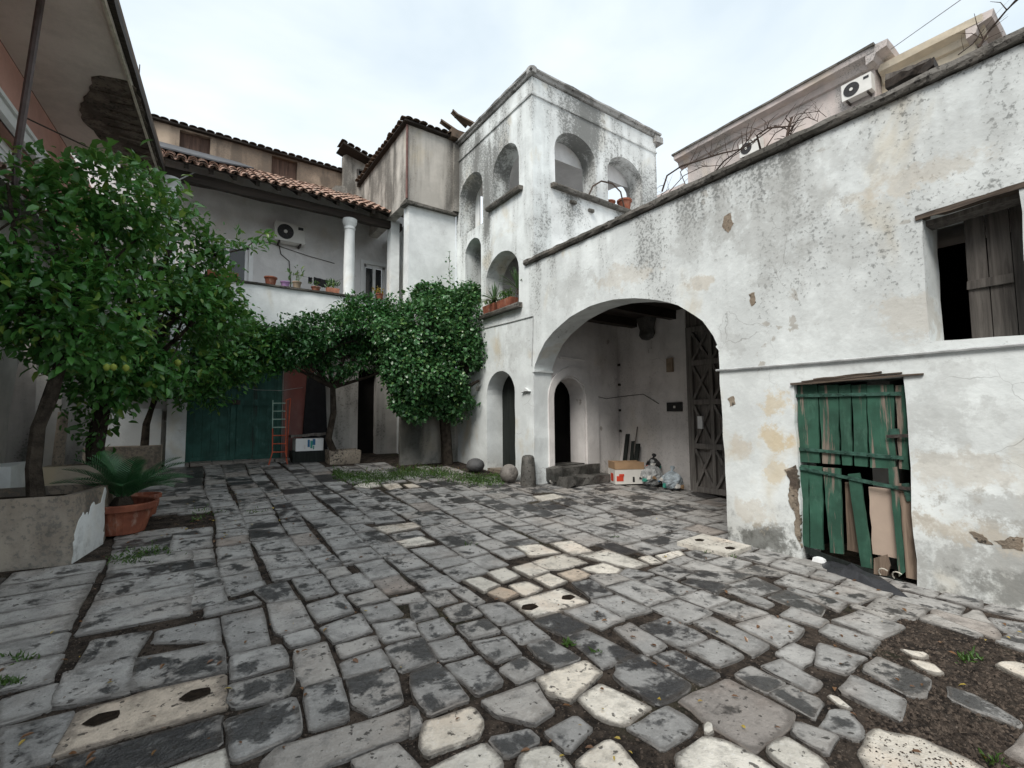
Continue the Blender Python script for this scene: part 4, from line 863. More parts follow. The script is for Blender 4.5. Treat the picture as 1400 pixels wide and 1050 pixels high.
fill = []
def field(x0, x1, y0, y1, wmin, wmax, lmin, lmax):
    x = x0
    while x < x1:
        w_ = random.uniform(wmin, wmax); y = y0+random.uniform(-.4, 0); ph = random.uniform(0, 9)
        wob = lambda yy, p=ph: .03*math.sin(yy*1.7+p)
        while y < y1:
            L = random.uniform(lmin, lmax); s0, s1 = jit(.03), jit(.03)
            fill.append([(x+wob(y), y+s0), (x+w_+wob(y+.3), y-s0), (x+w_+wob(y+L), y+L+s1), (x+wob(y+L), y+L-s1)]); y += L
        x += w_
field(-1.9, -.05, 1.0, 11.9, .5, .72, .26, .42); field(-.05, 5.62, .4, 11.7, .27, .43, .26, .52); field(5.66, 8.1, 3.45, 7.3, .3, .45, .25, .5)
field(-3.2, 5.6, -1.6, .4, .3, .5, .3, .55)
for Q in fill:
    G = .012; cx = sum(p[0] for p in Q)/4; cy = sum(p[1] for p in Q)/4
    if inter_area(Q, planter_zone) > .3*stones_poly_area(Q): continue
    if any(inter_area(Q, z) > .25*stones_poly_area(Q) for z in soilz): continue
    # damp planting strip at the foot of the far wall has no stones
    if cy > 10.9 and cx > 2.4: continue
    if cy > 9.7+.35*math.sin(cx*3) and cx > 3.9: continue
    if cy > 8.5 and cx > 5.2: continue
    A0 = stones_poly_area(Q); P = Q; ok = True
    for H, bb in zip(traced, boxes):
        if bb[1] < cx-.5 or bb[0] > cx+.5 or bb[3] < cy-.5 or bb[2] > cy+.5: continue
        ia = inter_area(P, H)
        if ia < 1e-5: continue
        if ia > .5*stones_poly_area(P): ok = False; break
        best = []; ba = 0
        for i in range(len(H)):
            C_ = clip(P, H[i], H[(i+1) % len(H)], False, .006)
            if len(C_) > 2 and stones_poly_area(C_) > ba: ba = stones_poly_area(C_); best = C_
        P = best
        if ba < .3*A0: ok = False; break
    if not ok or len(P) < 3 or stones_poly_area(P) < .016: continue
    r_ = random.random(); far = cy > 6
    k = 'basalt' if r_ < (.72 if far else .8) else ('basalt_wet' if r_ < .965 else 'pinkstone')
    stones.append((k, P, False))
def stone_geo(P, traced_):
    gap = -.014 if traced_ else .006
    cx = sum(p[0] for p in P)/len(P); cy = sum(p[1] for p in P)/len(P)
    O = []; n = len(P); ch = .016 if traced_ else .02
    for i in range(n):
        a, b, c = P[i-1], P[i], P[(i+1) % n]
        for q in (a, c):
            L = math.hypot(q[0]-b[0], q[1]-b[1]) or 1; t = min(.45, ch*random.uniform(.5, 1.6)/L)
            O.append((b[0]+(q[0]-b[0])*t, b[1]+(q[1]-b[1])*t))
        L = math.hypot(c[0]-b[0], c[1]-b[1]); k = 0 if L < .13 else (1 if L < .26 else 2)
        for m_ in range(k):
            t = (m_+1)/(k+1); O.append((b[0]+(c[0]-b[0])*t+jit(.009), b[1]+(c[1]-b[1])*t+jit(.009)))
    tx, ty, h = jit(.014), jit(.014), jit(.006)+.003
    def ring(ins, dz, j):
        R_ = []
        for (x, y) in O:
            dx, dy = cx-x, cy-y; L = math.hypot(dx, dy) or 1
            X, Y = x+dx/L*min(ins, L*.5)+jit(j), y+dy/L*min(ins, L*.5)+jit(j); R_.append((X, Y, zg(Y)+dz+tx*(X-cx)+ty*(Y-cy)+jit(j*.3)))
        return R_
    m = len(O); v = ring(gap, -.04, .001)+ring(gap, h-.006, .002)+ring(gap+.007, h, .002)
    v.append((cx, cy, zg(cy)+h+jit(.004)))
    f = []
    for k in range(m):
        q = (k+1) % m; f += [(k, q, m+q, m+k), (m+k, m+q, 2*m+q, 2*m+k), (2*m+k, 2*m+q, 3*m)]
    return v, f
def midattr(me, flags):
    at = me.attributes.new('mid', 'FLOAT', 'POINT'); at.data.foreach_set('value', flags)
def appsize(P):
    cx = sum(p[0] for p in P)/len(P); cy = sum(p[1] for p in P)/len(P); d = Vector((cx, cy, zg(cy)))-CAM; z = d.dot(cf)
    if z < .3: return 0
    u, v = abs(d.dot(cr)/z), d.dot(cu)/z
    if u > 1.15 or v < -.87: return 0
    return stones_poly_area(P)*1.6/z**3
stones.sort(key=lambda s: -appsize(s[1]))
rest = {}
for i, (k, P, t) in enumerate(stones):
    v, f = stone_geo(P, t)
    if i < 298:
        me = bpy.data.meshes.new('paving_stone'); me.from_pydata(v, [], f); me.materials.append(K[k])
        for pl in me.polygons: pl.use_smooth = True
        me.set_sharp_from_angle(angle=R(24))
        midattr(me, [0.]*(len(v)-1)+[1.])
        link('paving_stone', me, PV)
    else:
        rest.setdefault('all', MB()); b0 = len(rest['all'].f); rest['all'].add(v, f); rest.setdefault('mid', []).extend([0.]*(len(v)-1)+[1.]); rest.setdefault('mat', []).extend([k]*(len(rest['all'].f)-b0))
if 'all' in rest:
    m = rest['all']; me = bpy.data.meshes.new('paving_stones'); me.from_pydata(m.v, [], m.f); ks = ['basalt', 'basalt_wet', 'pinkstone', 'lime', 'limetan']
    for k in ks: me.materials.append(K[k])
    me.polygons.foreach_set('material_index', [ks.index(x) for x in rest['mat']])
    midattr(me, rest['mid'])
    link('paving_stones', me, PV)['kind'] = 'stuff'
# bored holes in the pale slabs
for (px, py, r) in ((140, 984, .05), (268, 951, .05), (724, 831, .05), (777, 818, .045)):
    c = ground(px, py); m = MB(); m.lathe((c.x, c.y, c.z+.008), [(r*1.1, 0), (r, .004)], 10, .15, 1.3, 1); m.build('hole_dirt', K['soil'], PV)

# raised pale slab at the arch pier
SLA = [ground(*p) for p in Z8([(868, 540), (1030, 487), (1342, 566), (1190, 618)])]
SB = thing('stone_slab', 'thick pale stone slab with two bored holes lying at the arch pier', 'stone slab', (5.3, 3.4, 0))
m = MB(); m.add([(p.x, p.y, zg(p.y)-.03) for p in SLA]+[(p.x, p.y, zg(p.y)+.045) for p in SLA], [(3, 2, 1, 0), (4, 5, 6, 7), (0, 1, 5, 4), (1, 2, 6, 5), (2, 3, 7, 6), (3, 0, 4, 7)]); so_ = m.build('slab', K['lime'], SB); midattr(so_.data, [.35]*8)
for p in Z8([(1010, 530), (1205, 583)]):
    c = ground(*p); MB().lathe((c.x, c.y, c.z+.043), [(.05, 0), (.045, .006)], 10, .15, 1.3).build('hole', K['soil'], SB)

# ================================================================ foliage helpers
def leaf_mesh(name, C, Dv, Nv, L, mat, wid=.46, fold=.10, droop=.14):
    n = len(C); Dv = Dv/np.linalg.norm(Dv, axis=1, keepdims=True); S = np.cross(Dv, Nv); S /= np.linalg.norm(S, axis=1, keepdims=True)+1e-9; Nn = np.cross(S, Dv)
    T8 = np.array([(0, 0, 0), (.3, .5, fold), (.7, .40, fold*.6), (1, 0, -droop), (.7, -.40, fold*.6), (.3, -.5, fold), (.33, 0, 0), (.7, 0, -.03)])
    V = C[:, None, :] + L[:, None, None]*(T8[None, :, 0:1]*Dv[:, None, :] + wid*T8[None, :, 1:2]*S[:, None, :] + T8[None, :, 2:3]*Nn[:, None, :])
    base = np.array([(0, 1, 6), (2, 3, 7), (3, 4, 7), (5, 0, 6)]); quad = np.array([(1, 2, 7, 6), (7, 4, 5, 6)])
    o = (np.arange(n)*8)[:, None, None]
    tri = (base[None]+o).reshape(-1, 3); qd = (quad[None]+o).reshape(-1, 4)
    me = bpy.data.meshes.new(name); V = V.reshape(-1, 3)
    me.vertices.add(len(V)); me.vertices.foreach_set('co', V.astype(np.float32).ravel())
    loops = np.concatenate([tri.ravel(), qd.ravel()]); me.loops.add(len(loops)); me.loops.foreach_set('vertex_index', loops.astype(np.int32))
    st = np.concatenate([np.arange(len(tri))*3, len(tri)*3+np.arange(len(qd))*4]); me.polygons.add(len(st)); me.polygons.foreach_set('loop_start', st.astype(np.int32))
    me.update(calc_edges=True); me.materials.append(mat); me.validate(); return me
def unit(n):
    v = rng.normal(size=(n, 3)); return v/np.linalg.norm(v, axis=1, keepdims=True)
def lump(P, s, seed):
    r = np.random.default_rng(seed); o = np.zeros(len(P))
    for k in range(6):
        d = r.normal(size=3)*s; o += np.sin(P@d+r.uniform(0, 6))
    return o/6
def crown_points(lobes, per_twig, twigs_per_area, spread, inner=.35, gap=-.12, seed=1, s=2.6):
    """lobes: (centre, (rx,ry,rz)); twig tips gathered near the skin of each lobe, with gaps, leaves clustered round each tip"""
    C = []; O = []
    for c, r in lobes:
        c = np.array(c); r = np.array(r); n = int(twigs_per_area*(r[0]*r[1]+r[1]*r[2]+r[0]*r[2])*4)
        d = unit(n); rad = 1-inner*rng.random(n)**1.6; ex = rng.random(n) < .09; rad = np.where(ex, rad+rng.uniform(.08, .34, n), rad); rad *= 1+.34*lump(d*r, 4.2, seed+5)
        p = c+d*r*rad[:, None]; k = lump(p, s, seed) > gap-.25*rng.random(n); p = p[k]; d = d[k]
        C.append(p); O.append(d)
    tip = np.concatenate(C); od = np.concatenate(O)
    cen = np.repeat(tip, per_twig, 0)+rng.normal(size=(len(tip)*per_twig, 3))*spread
    out_ = np.repeat(od, per_twig, 0); return tip, od, cen, out_
def make_tree(name, label, cat, base, trunk, tr_r, lobes, leafmat_, L, per=8, dens=30, spread=.09, group=None, wid=.46, seed=1, branches=True, fruit=0, gap=-.12, inner=.35, crown='crown'):
    t = thing(name, label, cat, base, group)
    m = MB(); m.tube(trunk, tr_r, 8); end = Vector(trunk[-1])
    tip, od, cen, ou = crown_points(lobes, per, dens, spread, inner, gap, seed)
    if branches:
        for c, r in lobes:
            c = Vector(c); st = Vector(trunk[-2 if len(trunk) > 2 else -1]); mid = (st+c)/2+Vector((jit(.12), jit(.12), jit(.1)+.05))
            m.tube([st, mid, c], [tr_r[-1]*.9, tr_r[-1]*.6, tr_r[-1]*.3], 6)
            near = [Vector(p) for p in tip[rng.integers(0, len(tip), 14)] if (Vector(p)-c).length < max(r)*1.3]
            for q in near[:9]: m.tube([c.lerp(st, .25*random.random()), c.lerp(q, .5)+Vector((jit(.05), jit(.05), .04)), q], [tr_r[-1]*.28, .011, .004], 4)
    m.build('trunk', K['bark'], t, True)
    n = len(cen); Dv = .55*ou+.75*unit(n)+np.array([0, 0, -.12]); Nv = .55*unit(n)+.45*ou+np.array([0, 0, .75])
    LL = L*rng.uniform(.4, 1.3, n)
    link(crown, leaf_mesh(crown, cen, Dv, Nv, LL, K[leafmat_], wid), t)
    return t, tip
def P3(px, py, Y): q = hit(px, py, 1, Y); return (q.x, q.y, q.z)
def lobe(px, py, Y, rx, ry, dr=.8):
    q = hit(px, py, 1, Y); s = (q-CAM).dot(cf)/FPX; return ((q.x, q.y, q.z), (rx*s*1.02, (rx+ry)/2*s*dr, ry*s))

# ---------------------------------------------------------------- planters on the left
PL = thing('concrete_planter', 'large stained concrete planter with a lemon tree trunk', 'planter', (-1.4, 7, .2))
pf = [(-2.3, 6.56), (-.86, 6.34), (-.68, 6.95), (-.66, 7.6), (-2.25, 7.75)]; pi_ = [(-2.2, 6.68), (-.96, 6.48), (-.80, 6.98), (-.78, 7.48), (-2.15, 7.62)]
m = MB(); n = 5
m.add([(x, y, .05) for x, y in pf]+[(x+jit(.01), y+jit(.01), .865+jit(.02)) for x, y in pf]+[(x, y, .86) for x, y in pi_]+[(x, y, .72) for x, y in pi_], [f for k in range(n) for f in ((k, (k+1) % n, n+(k+1) % n, n+k), (n+k, n+(k+1) % n, 2*n+(k+1) % n, 2*n+k), (2*n+k, 2*n+(k+1) % n, 3*n+(k+1) % n, 3*n+k))])
m.build('wall', K['planter'], PL)
MB().add([(x, y, .77+jit(.02)) for x, y in pi_], [(0, 1, 2, 3, 4)]).build('soil', K['soil'], PL)
_a, _b = Vector((-.86, 6.34, 0)), Vector((-.68, 6.95, 0)); _n = Vector((.96, -.28, 0))
MB().prism(rough_line([(.02, .1), (.98, .1), (1.0, .6), (.99, .85), (.8, .7), (.62, .74), (.45, .62), (.3, .68), (.1, .55), (.02, .1)], .05, .03)[:-1], lambda u, v, d: tuple(_a.lerp(_b, u)+_n*d+Vector((0, 0, v))), -.02, .007).build('whitewash_patch', K['white'], PL)
def boxpl(name, label, x0, x1, y0, y1, z1, mat):
    t = thing(name, label, 'planter', ((x0+x1)/2, y0, zg(y0))); z0 = zg(y0)-.1; w_ = .09
    for lo, hi in (((x0, y0, z0), (x1, y0+w_, z1)), ((x0, y1-w_, z0), (x1, y1, z1)), ((x0, y0+w_+.001, z0), (x0+w_, y1-w_-.001, z1)), ((x1-w_, y0+w_+.001, z0), (x1, y1-w_-.001, z1))): MB().box(lo, hi, .006).build('wall', K[mat], t)
    MB().box((x0+w_, y0+w_, z0), (x1-w_, y1-w_, z1-.08)).build('soil', K['soil'], t); return t
boxpl('corner_planter', 'grey masonry planter in the corner beside the green gate', -1.45, -.32, 11.35, 11.85, 1.12, 'planter')
boxpl('block_planter', 'low grey block planter behind the potted cycad', -1.62, -.78, 9.3, 9.8, .95, 'planter')
tag(MB().box((-1.35, 12.2, .7), (-.36, 12.33, 1.85), .006).build('white_panel', K['white']), 'whitewashed panel behind the corner planter', 'panel')
m = MB(); m.tube([(-1.66, 10.6, .45), (-1.64, 10.6, 1.2), (-1.62, 10.62, 1.75)], [.085, .075, .07], 8); tag(m.build('stone_post', K['planter']), 'slim pale post in front of the damp recess', 'post')
m = MB(); m.box((-2.12, 8.6, .3), (-1.75, 9.2, 1.05), .02); tag(m.build('masonry_block', K['white']), 'whitewashed masonry block behind the near planter', 'block')

# ---------------------------------------------------------------- trees
t1, _ = make_tree('lemon_tree', 'lemon tree with crooked trunk growing out of the concrete planter', 'tree', (-1.2, 6.95, .74),
    [P3(50, 690, 6.9), P3(46, 640, 6.9), P3(52, 585, 6.92), P3(68, 545, 6.95), P3(82, 500, 6.95), P3(92, 450, 6.95)], [.078, .066, .062, .066, .055, .045],
    [lobe(40, 400, 6.9, 75, 75), lobe(115, 430, 6.9, 75, 80), lobe(70, 310, 7.0, 62, 58), lobe(150, 275, 7.0, 70, 62), lobe(10, 250, 6.8, 40, 35, .6), lobe(-40, 330, 6.8, 70, 80), lobe(150, 350, 6.9, 70, 60)], 'leaf_lemon', .125, 8, 62, .09, 'lemon trees beside the eaved house', seed=3, gap=.03)
for px, py in ((83, 552), (92, 549), (109, 548), (88, 560)):
    pass
t2, _ = make_tree('lemon_tree', 'dense dark lemon tree with ivy clad trunk beyond the near planter', 'tree', (-1.1, 9.5, .9),
    [P3(132, 662, 9.5), P3(130, 610, 9.5), P3(140, 560, 9.5), P3(165, 500, 9.4)], [.13, .12, .1, .08],
    [lobe(220, 400, 8.6, 90, 85), lobe(265, 440, 8.6, 54, 64), lobe(200, 480, 8.4, 75, 52), lobe(240, 330, 8.7, 48, 46), lobe(190, 300, 8.5, 58, 55), lobe(150, 490, 8.6, 55, 70), lobe(282, 375, 8.7, 28, 40), lobe(130, 560, 9.3, 38, 45)], 'leaf_lemon', .132, 8, 56, .095, 'lemon trees beside the eaved house', seed=9, gap=.03)
m = MB(); m.tube([P3(290, 350, 8.7), P3(335, 340, 8.7), P3(362, 318, 8.7)], [.02, .012, .006], 5); m.build('branch', K['bark'], t2)
tip = np.array([P3(330+rng.uniform(-8, 40), 335-rng.uniform(-8, 22), 8.7+jit(.15)) for _ in range(14)]); cen = np.repeat(tip, 6, 0)+rng.normal(size=(84, 3))*.05
link('leaf_spray', leaf_mesh('leaf_spray', cen, unit(84)*.7+np.array([.4, 0, .3]), unit(84)*.6+np.array([0, 0, .8]), .14*rng.uniform(.6, 1.1, 84), K['leaf_lemon'], .36), t2)['kind'] = 'stuff'
t3, _ = make_tree('lemon_tree', 'small forked lemon tree in the corner planter by the gate', 'tree', (-.6, 11.6, 1.05),
    [P3(197, 617, 11.6), P3(200, 580, 11.6), P3(212, 545, 11.6), P3(235, 510, 11.5)], [.075, .06, .05, .04],
    [lobe(255, 505, 10.8, 60, 38), lobe(315, 480, 10.9, 48, 48), lobe(350, 480, 11.0, 36, 32), lobe(280, 540, 10.8, 28, 14)], 'leaf_lemon', .118, 8, 55, .085, 'lemon trees beside the eaved house', seed=14)
t4, _ = make_tree('orange_tree', 'dark spreading orange tree over the stone trough', 'tree', (3.0, 11.35, .6),
    [P3(462, 632, 11.35), P3(449, 600, 11.35), P3(456, 565, 11.35), P3(455, 530, 11.3), P3(448, 490, 11.3)], [.09, .075, .07, .06, .05],
    [lobe(400, 470, 11.0, 52, 24), lobe(450, 458, 10.9, 52, 30), lobe(505, 450, 10.8, 48, 34), lobe(470, 485, 11.0, 60, 28), lobe(530, 470, 10.8, 40, 42), lobe(368, 482, 11.1, 32, 22), lobe(495, 420, 10.9, 24, 14), lobe(345, 474, 11.1, 24, 16), lobe(535, 440, 10.6, 30, 24), lobe(545, 500, 10.5, 26, 24), lobe(420, 495, 11.1, 34, 14)], 'leaf_dark', .098, 9, 95, .07, seed=21, gap=-.04)
iv, _ = make_tree('ivy_bush', 'big ivy covered bush climbing the corner by the tower', 'shrub', (5.0, 10.2, .55),
    [P3(612, 640, 10.2), P3(610, 600, 10.2), P3(606, 560, 10.15), P3(600, 510, 10.1)], [.14, .13, .12, .1],
    [lobe(575, 450, 9.9, 48, 42), lobe(625, 440, 9.8, 40, 42), lobe(570, 510, 9.8, 42, 42), lobe(620, 500, 9.7, 40, 48), lobe(640, 530, 9.6, 26, 26), lobe(555, 545, 9.9, 22, 20), lobe(600, 550, 9.9, 28, 18), lobe(640, 410, 10.0, 18, 24), lobe(545, 480, 9.9, 24, 34), lobe(600, 415, 10.0, 26, 18), lobe(652, 480, 9.5, 16, 30), lobe(540, 510, 9.9, 16, 14), lobe(565, 565, 9.8, 16, 10), lobe(535, 450, 10.0, 26, 30), lobe(655, 520, 9.3, 14, 22), lobe(585, 400, 10.1, 20, 12), lobe(625, 565, 9.7, 12, 10)], 'leaf_ivy', .085, 9, 125, .055, seed=31, gap=-.05, wid=.75, crown='ivy_leaves')
# ivy runners on the corner wall
for (a, b, Yr) in (((617, 410), (614, 345), 10.42), ((606, 410), (600, 380), 10.45), ((582, 420), (580, 385), 10.5), ((630, 420), (633, 388), 10.3)):
    p0, p1 = Vector(P3(*a, Yr)), Vector(P3(*b, Yr)); m = MB(); pts = [p0.lerp(p1, k/6)+Vector((jit(.03), 0, 0)) for k in range(7)]; m.tube(pts, .006, 4); m.build('runner', K['bark'], iv)
    nn = 70; tt = rng.random(nn)**1.4; cen = np.array([p0.lerp(p1, float(t_)) for t_ in tt])+rng.normal(size=(nn, 3))*np.array([.05, .03, .02])
    link('runner_leaves', leaf_mesh('runner_leaves', cen, unit(nn)*.7+np.array([0, -.3, .2]), unit(nn)*.4+np.array([0, -1, .3]), .07*rng.uniform(.6, 1.1, nn), K['leaf_ivy'], .7), iv)
def fruit(px, py, Y, t, r=.036):
    q = hit(px, py, 1, Y); m = MB(); m.lathe((q.x, q.y, q.z), [(.003, -r*1.2), (r*.6, -r*.85), (r, -.1*r), (r*.85, r*.6), (.004, r*1.15)], 10); m.build('lemon', K['lemon'], t, True)
for px, py in ((146, 502), (155, 502), (172, 503)): fruit(px, py, 6.35, t1, .033)
for px, py in ((243, 496),): fruit(px, py, 7.75, t2, .042)

# ---------------------------------------------------------------- pots
def pot_profile(r, h): return [(r*.68, 0), (r*.72, .02*h), (r*.9, h*.78), (r*.92, h*.8), (r*1.03, h*.82), (r*1.04, h*.97), (r*.98, h), (r*.88, h*.98), (r*.86, h*.85)]
def pot(name, label, c, r, h, mat, group=None, plant=None, flute=0):
    t = thing(name, label, 'potted plant' if plant else 'pot', c, group)
    m = MB(); m.lathe(c, pot_profile(r, h), 24 if not flute else 32, flute); m.build('pot', K[mat], t, not flute)
    MB().lathe((c[0], c[1], c[2]+h*.8), [(r*.86, 0), (r*.8, .01)], 12).build('soil', K['soil'], t)
    if plant:
        mt, n, hh, ww, L, wd = plant
        cen = np.array([c[0], c[1], c[2]+h])+rng.normal(size=(n, 3))*np.array([ww, ww, hh*.4])+np.array([0, 0, hh*.5])
        link('foliage', leaf_mesh('foliage', cen, unit(n)+np.array([0, 0, .6]), unit(n)*.5+np.array([0, 0, .7]), L*rng.uniform(.6, 1.2, n), K[mt], wd), t)
        m = MB()
        for k in range(4): m.tube([(c[0]+jit(.02), c[1]+jit(.02), c[2]+h*.75), (c[0]+jit(ww), c[1]+jit(ww), c[2]+h+hh*.6)], .004, 4)
        m.build('stems', K['leaf_pot'], t)
    return t
yp = YG+.07
def gx(px): return hit(px, 385, 1, yp).x
zp = 4.70
pot('flower_pot', 'empty terracotta pot on the gallery parapet next to the purple pot', (gx(370), yp, zp), .135, .19, 'terra')
pot('flower_pot', 'small purple pot on the gallery parapet', (gx(390), yp, zp), .105, .13, 'purple')
pot('flower_pot', 'tan clay pot with leggy plant on the gallery parapet', (gx(406), yp, zp), .10, .17, 'tanpot', None, ('leaf_pot', 26, .3, .12, .13, .4))
pot('flower_pot', 'shallow terracotta pot with small seedling on the gallery parapet', (gx(432), yp, zp), .11, .11, 'terra', None, ('leaf_pot', 18, .14, .05, .08, .5))
pot('flower_pot', 'terracotta pot with yellow leaved plant at the gallery column', (gx(519), yp, zp), .10, .17, 'terra', None, ('leaf_yellow', 34, .12, .06, .09, .5))
def trough(label, cx, cy, cz_, w_, d_, h, mat, plant=None, axis='x'):
    t = thing('window_box', label, 'window box', (cx, cy, cz_)); m = MB(); a, b = (w_/2, d_/2) if axis == 'x' else (d_/2, w_/2)
    m.add([(cx+sx*a*s, cy+sy*b*s, cz_+z) for s, z in ((.88, 0), (1, h), (.9, h), (.88, h*.8)) for sx, sy in ((-1, -1), (1, -1), (1, 1), (-1, 1))], [(3, 2, 1, 0)]+[(4*r+k, 4*r+(k+1) % 4, 4*r+4+(k+1) % 4, 4*r+4+k) for r in range(3) for k in range(4)]+[(12, 13, 14, 15)]); m.build('box', K[mat], t)
    if plant:
        mt, n, hh, L, wd = plant
        cen = np.array([cx, cy, cz_+h])+rng.uniform(-1, 1, (n, 3))*np.array([a*.85, b*.8, 0])+np.array([0, 0, 1])*rng.random((n, 1))*hh
        link('foliage', leaf_mesh('foliage', cen, unit(n)*.6+np.array([0, 0, .9]), unit(n)+np.array([0, -.3, .2]), L*rng.uniform(.6, 1.2, n), K[mt], wd), t)
    return t
trough('terracotta window box with tall green succulents on the gallery parapet', gx(455), yp, zp, .30, .17, .13, 'terrapale', ('leaf_pot', 90, .16, .12, .22))
trough('terracotta window box beside the gallery window, against the tree', gx(314), yp, zp, .32, .17, .14, 'terra', ('leaf_pot', 14, .03, .07, .5))
trough('terracotta window box half hidden by lemon leaves on the gallery', gx(293), yp, zp, .30, .17, .14, 'terra', ('leaf_pot', 20, .06, .1, .5))
# loggia pots
pot('flower_pot', 'rounded terracotta bowl standing on the loggia sill of the tower', (8.42, 7.36, 6.46), .17, .26, 'terra')
pot('flower_pot', 'low terracotta pot lying behind the loggia sill', (8.02, 7.45, 6.46), .13, .16, 'terra')
HR = thing('bent_hoop', 'dark bent cane hoop arching over the loggia sill', 'hoop', (7.6, 7.28, 6.45))
MB().tube([(7.15, 7.25, 6.46), (7.25, 7.22, 6.68), (7.5, 7.2, 6.86), (7.85, 7.2, 6.9), (8.12, 7.2, 6.78), (8.25, 7.22, 6.45)], .018, 6).build('hoop', K['twig'], HR)
# plant window: boxes + yuccas
def yucca(label, c, n, L, mat='yucca'):
    t = thing('yucca', label, 'plant', c); me = None
    for k in range(n):
        az = k*2.4+jit(.3); el = R(random.uniform(5, 85)); m = MB(); l = L*random.uniform(.7, 1.1); w_ = .022
        d = Vector((math.cos(az)*math.cos(el), math.sin(az)*math.cos(el), math.sin(el))); s = d.cross(Vector((0, 0, 1))).normalized()
        pts = []
        for i in range(5):
            f_ = i/4; p = Vector(c)+d*l*f_+Vector((0, 0, -.35*l*f_*f_*math.cos(el))); ww = w_*(1-f_)**.6*(.6+f_) if i else w_*.6
            pts.append((p-s*ww, p+Vector((0, 0, -.006)), p+s*ww))
        m.add([q for r_ in pts for q in r_], [(3*i+j, 3*i+j+1, 3*i+4+j, 3*i+3+j) for i in range(4) for j in range(2)])
        m.build('leaf', K[mat], t)
    MB().tube([Vector(c)-Vector((0, 0, .12)), Vector(c)+Vector((0, 0, .06))], [.03, .02], 6).build('stem', K['bark'], t)
    return t
trough('terracotta box planted with small succulents on the plant window sill', XF-.02, 8.25, 3.965, .55, .2, .17, 'terra', ('leaf_pot', 120, .16, .09, .3), 'y')
trough('terracotta box under the yucca at the far end of the plant window sill', XF-.02, 8.86, 3.965, .5, .2, .17, 'terra', ('leaf_pot', 40, .08, .09, .4), 'y')
yucca('pale striped yucca in the box at the far end of the window sill', (XF-.05, 8.72, 4.2), 46, .46)
yucca('tall dark yucca leaning against the jamb of the plant window', (XF+.12, 8.05, 4.35), 40, .55)
# cycad in ribbed terracotta bowl
c = ground(166, 728); CY = thing('potted_cycad', 'potted cycad with stiff dark fronds in a ribbed terracotta bowl', 'potted plant', tuple(c))
m = MB(); m.lathe(c, [(.2, 0), (.22, .01), (.285, .25), (.30, .27), (.335, .28), (.345, .34), (.325, .355), (.3, .35), (.29, .28)], 48, .02); m.build('pot', K['terra'], CY)
MB().lathe((c.x, c.y, c.z+.27), [(.29, 0), (.2, .03)], 14).build('soil', K['soil'], CY)
MB().lathe((c.x, c.y, c.z+.27), [(.09, 0), (.1, .06), (.07, .14), (.03, .17)], 10, .2).build('caudex', K['bark'], CY)
def frond(az, el, L):
    m = MB(); a = Vector((math.cos(az), math.sin(az), 0)); s = Vector((-math.sin(az), math.cos(az), 0)); o = c+Vector((0, 0, .40)); pts = []
    for i in range(15):
        f_ = i/14; e = el-f_*.9
        p = (pts[-1]+(a*math.cos(e)+Vector((0, 0, math.sin(e))))*L/14) if pts else o+a*.03; pts.append(p)
    m.tube(pts, [.008*(1-i/18) for i in range(15)], 4)
    for i in range(2, 23):
        f_ = i/22; q = f_*14; i0 = min(13, int(q)); p = pts[i0].lerp(pts[i0+1], q-i0); t_ = (pts[i0+1]-pts[i0]).normalized(); up = s.cross(t_)*-1
        l = .19*math.sin(math.pi*min(1, .18+f_*.8))**.7
        for sd in (-1, 1):
            d = (s*sd*.8+t_*.6+up*.25).normalized(); m.add([p-t_*.009, p+t_*.009, p+d*l*.6+t_*.008, p+d*l, p+d*l*.6-t_*.008], [(0, 1, 2, 3, 4)])
    m.build('frond', K['cycad'], CY)
for k in range(27): frond(k*2.4+jit(.2), R(random.uniform(38, 90)), random.uniform(.58, .74))
c2 = ground(198, 712); pot('flower_pot', 'smaller terracotta pot tucked behind the potted cycad', (c2.x-.05, c2.y+.35, c2.z), .2, .3, 'terra')

# ---------------------------------------------------------------- stone balls, bollard, steps
def ball(label, px, py, r, mat, sq=1., name='stone_ball'):
    q = ground(px, py); m = MB(); n = 14; prof = []
    for i in range(n+1):
        a = -math.pi/2+math.pi*i/n; prof.append((max(.004, r*math.cos(a)*(1+.015*math.sin(i*2.1))), r*sq*math.sin(a)))
    m.lathe((q.x, q.y, q.z+r*sq*.9), prof, 24); tag(m.build(name, K[mat], None, True), label, 'stone ball')
ball('round beige stone ball beside the arch pier', 696, 659, .185, 'ball'); ball('dark flattened stone ball lying near the small doorway', 650, 645, .2, 'balldark', .78)
q = ground(733, 664); m = MB(); m.lathe((XF-.17, 7.36, .22), [(.15, 0), (.15, .2), (.135, .45), (.12, .6), (.10, .64), (.05, .66)], 14, .03); tag(m.build('stone_bollard', K['darkstone'], None, True), 'worn stone guard post against the arch pier', 'bollard')
ball('small broken stone lump at the foot of the doorway steps', 757, 662, .09, 'leftlow', .9, 'stone_lump')
ST = thing('doorway_steps', 'worn dark stone steps below the inner doorway of the passage', 'steps', (6.6, 7.2, .28))
MB().bar((6.0, 7.0, .36), (7.3, 7.05, .34), .34, .17, .03, 7).build('step', K['darkstone'], ST); MB().bar((5.95, 7.3, .48), (7.2, 7.32, .48), .34, .26, .025, 7).build('step', K['darkstone'], ST)
MB().box((6.2, 7.42, .55), (7.03, 7.84, .63), .008).build('sill_stone', K['darkstone'], ST)
m = MB(); m.box((7.25, 7.02, .2), (7.75, 7.36, .4), .04); tag(m.build('stone_block', K['planter']), 'low mossy stone lump between steps and cardboard box', 'stone')

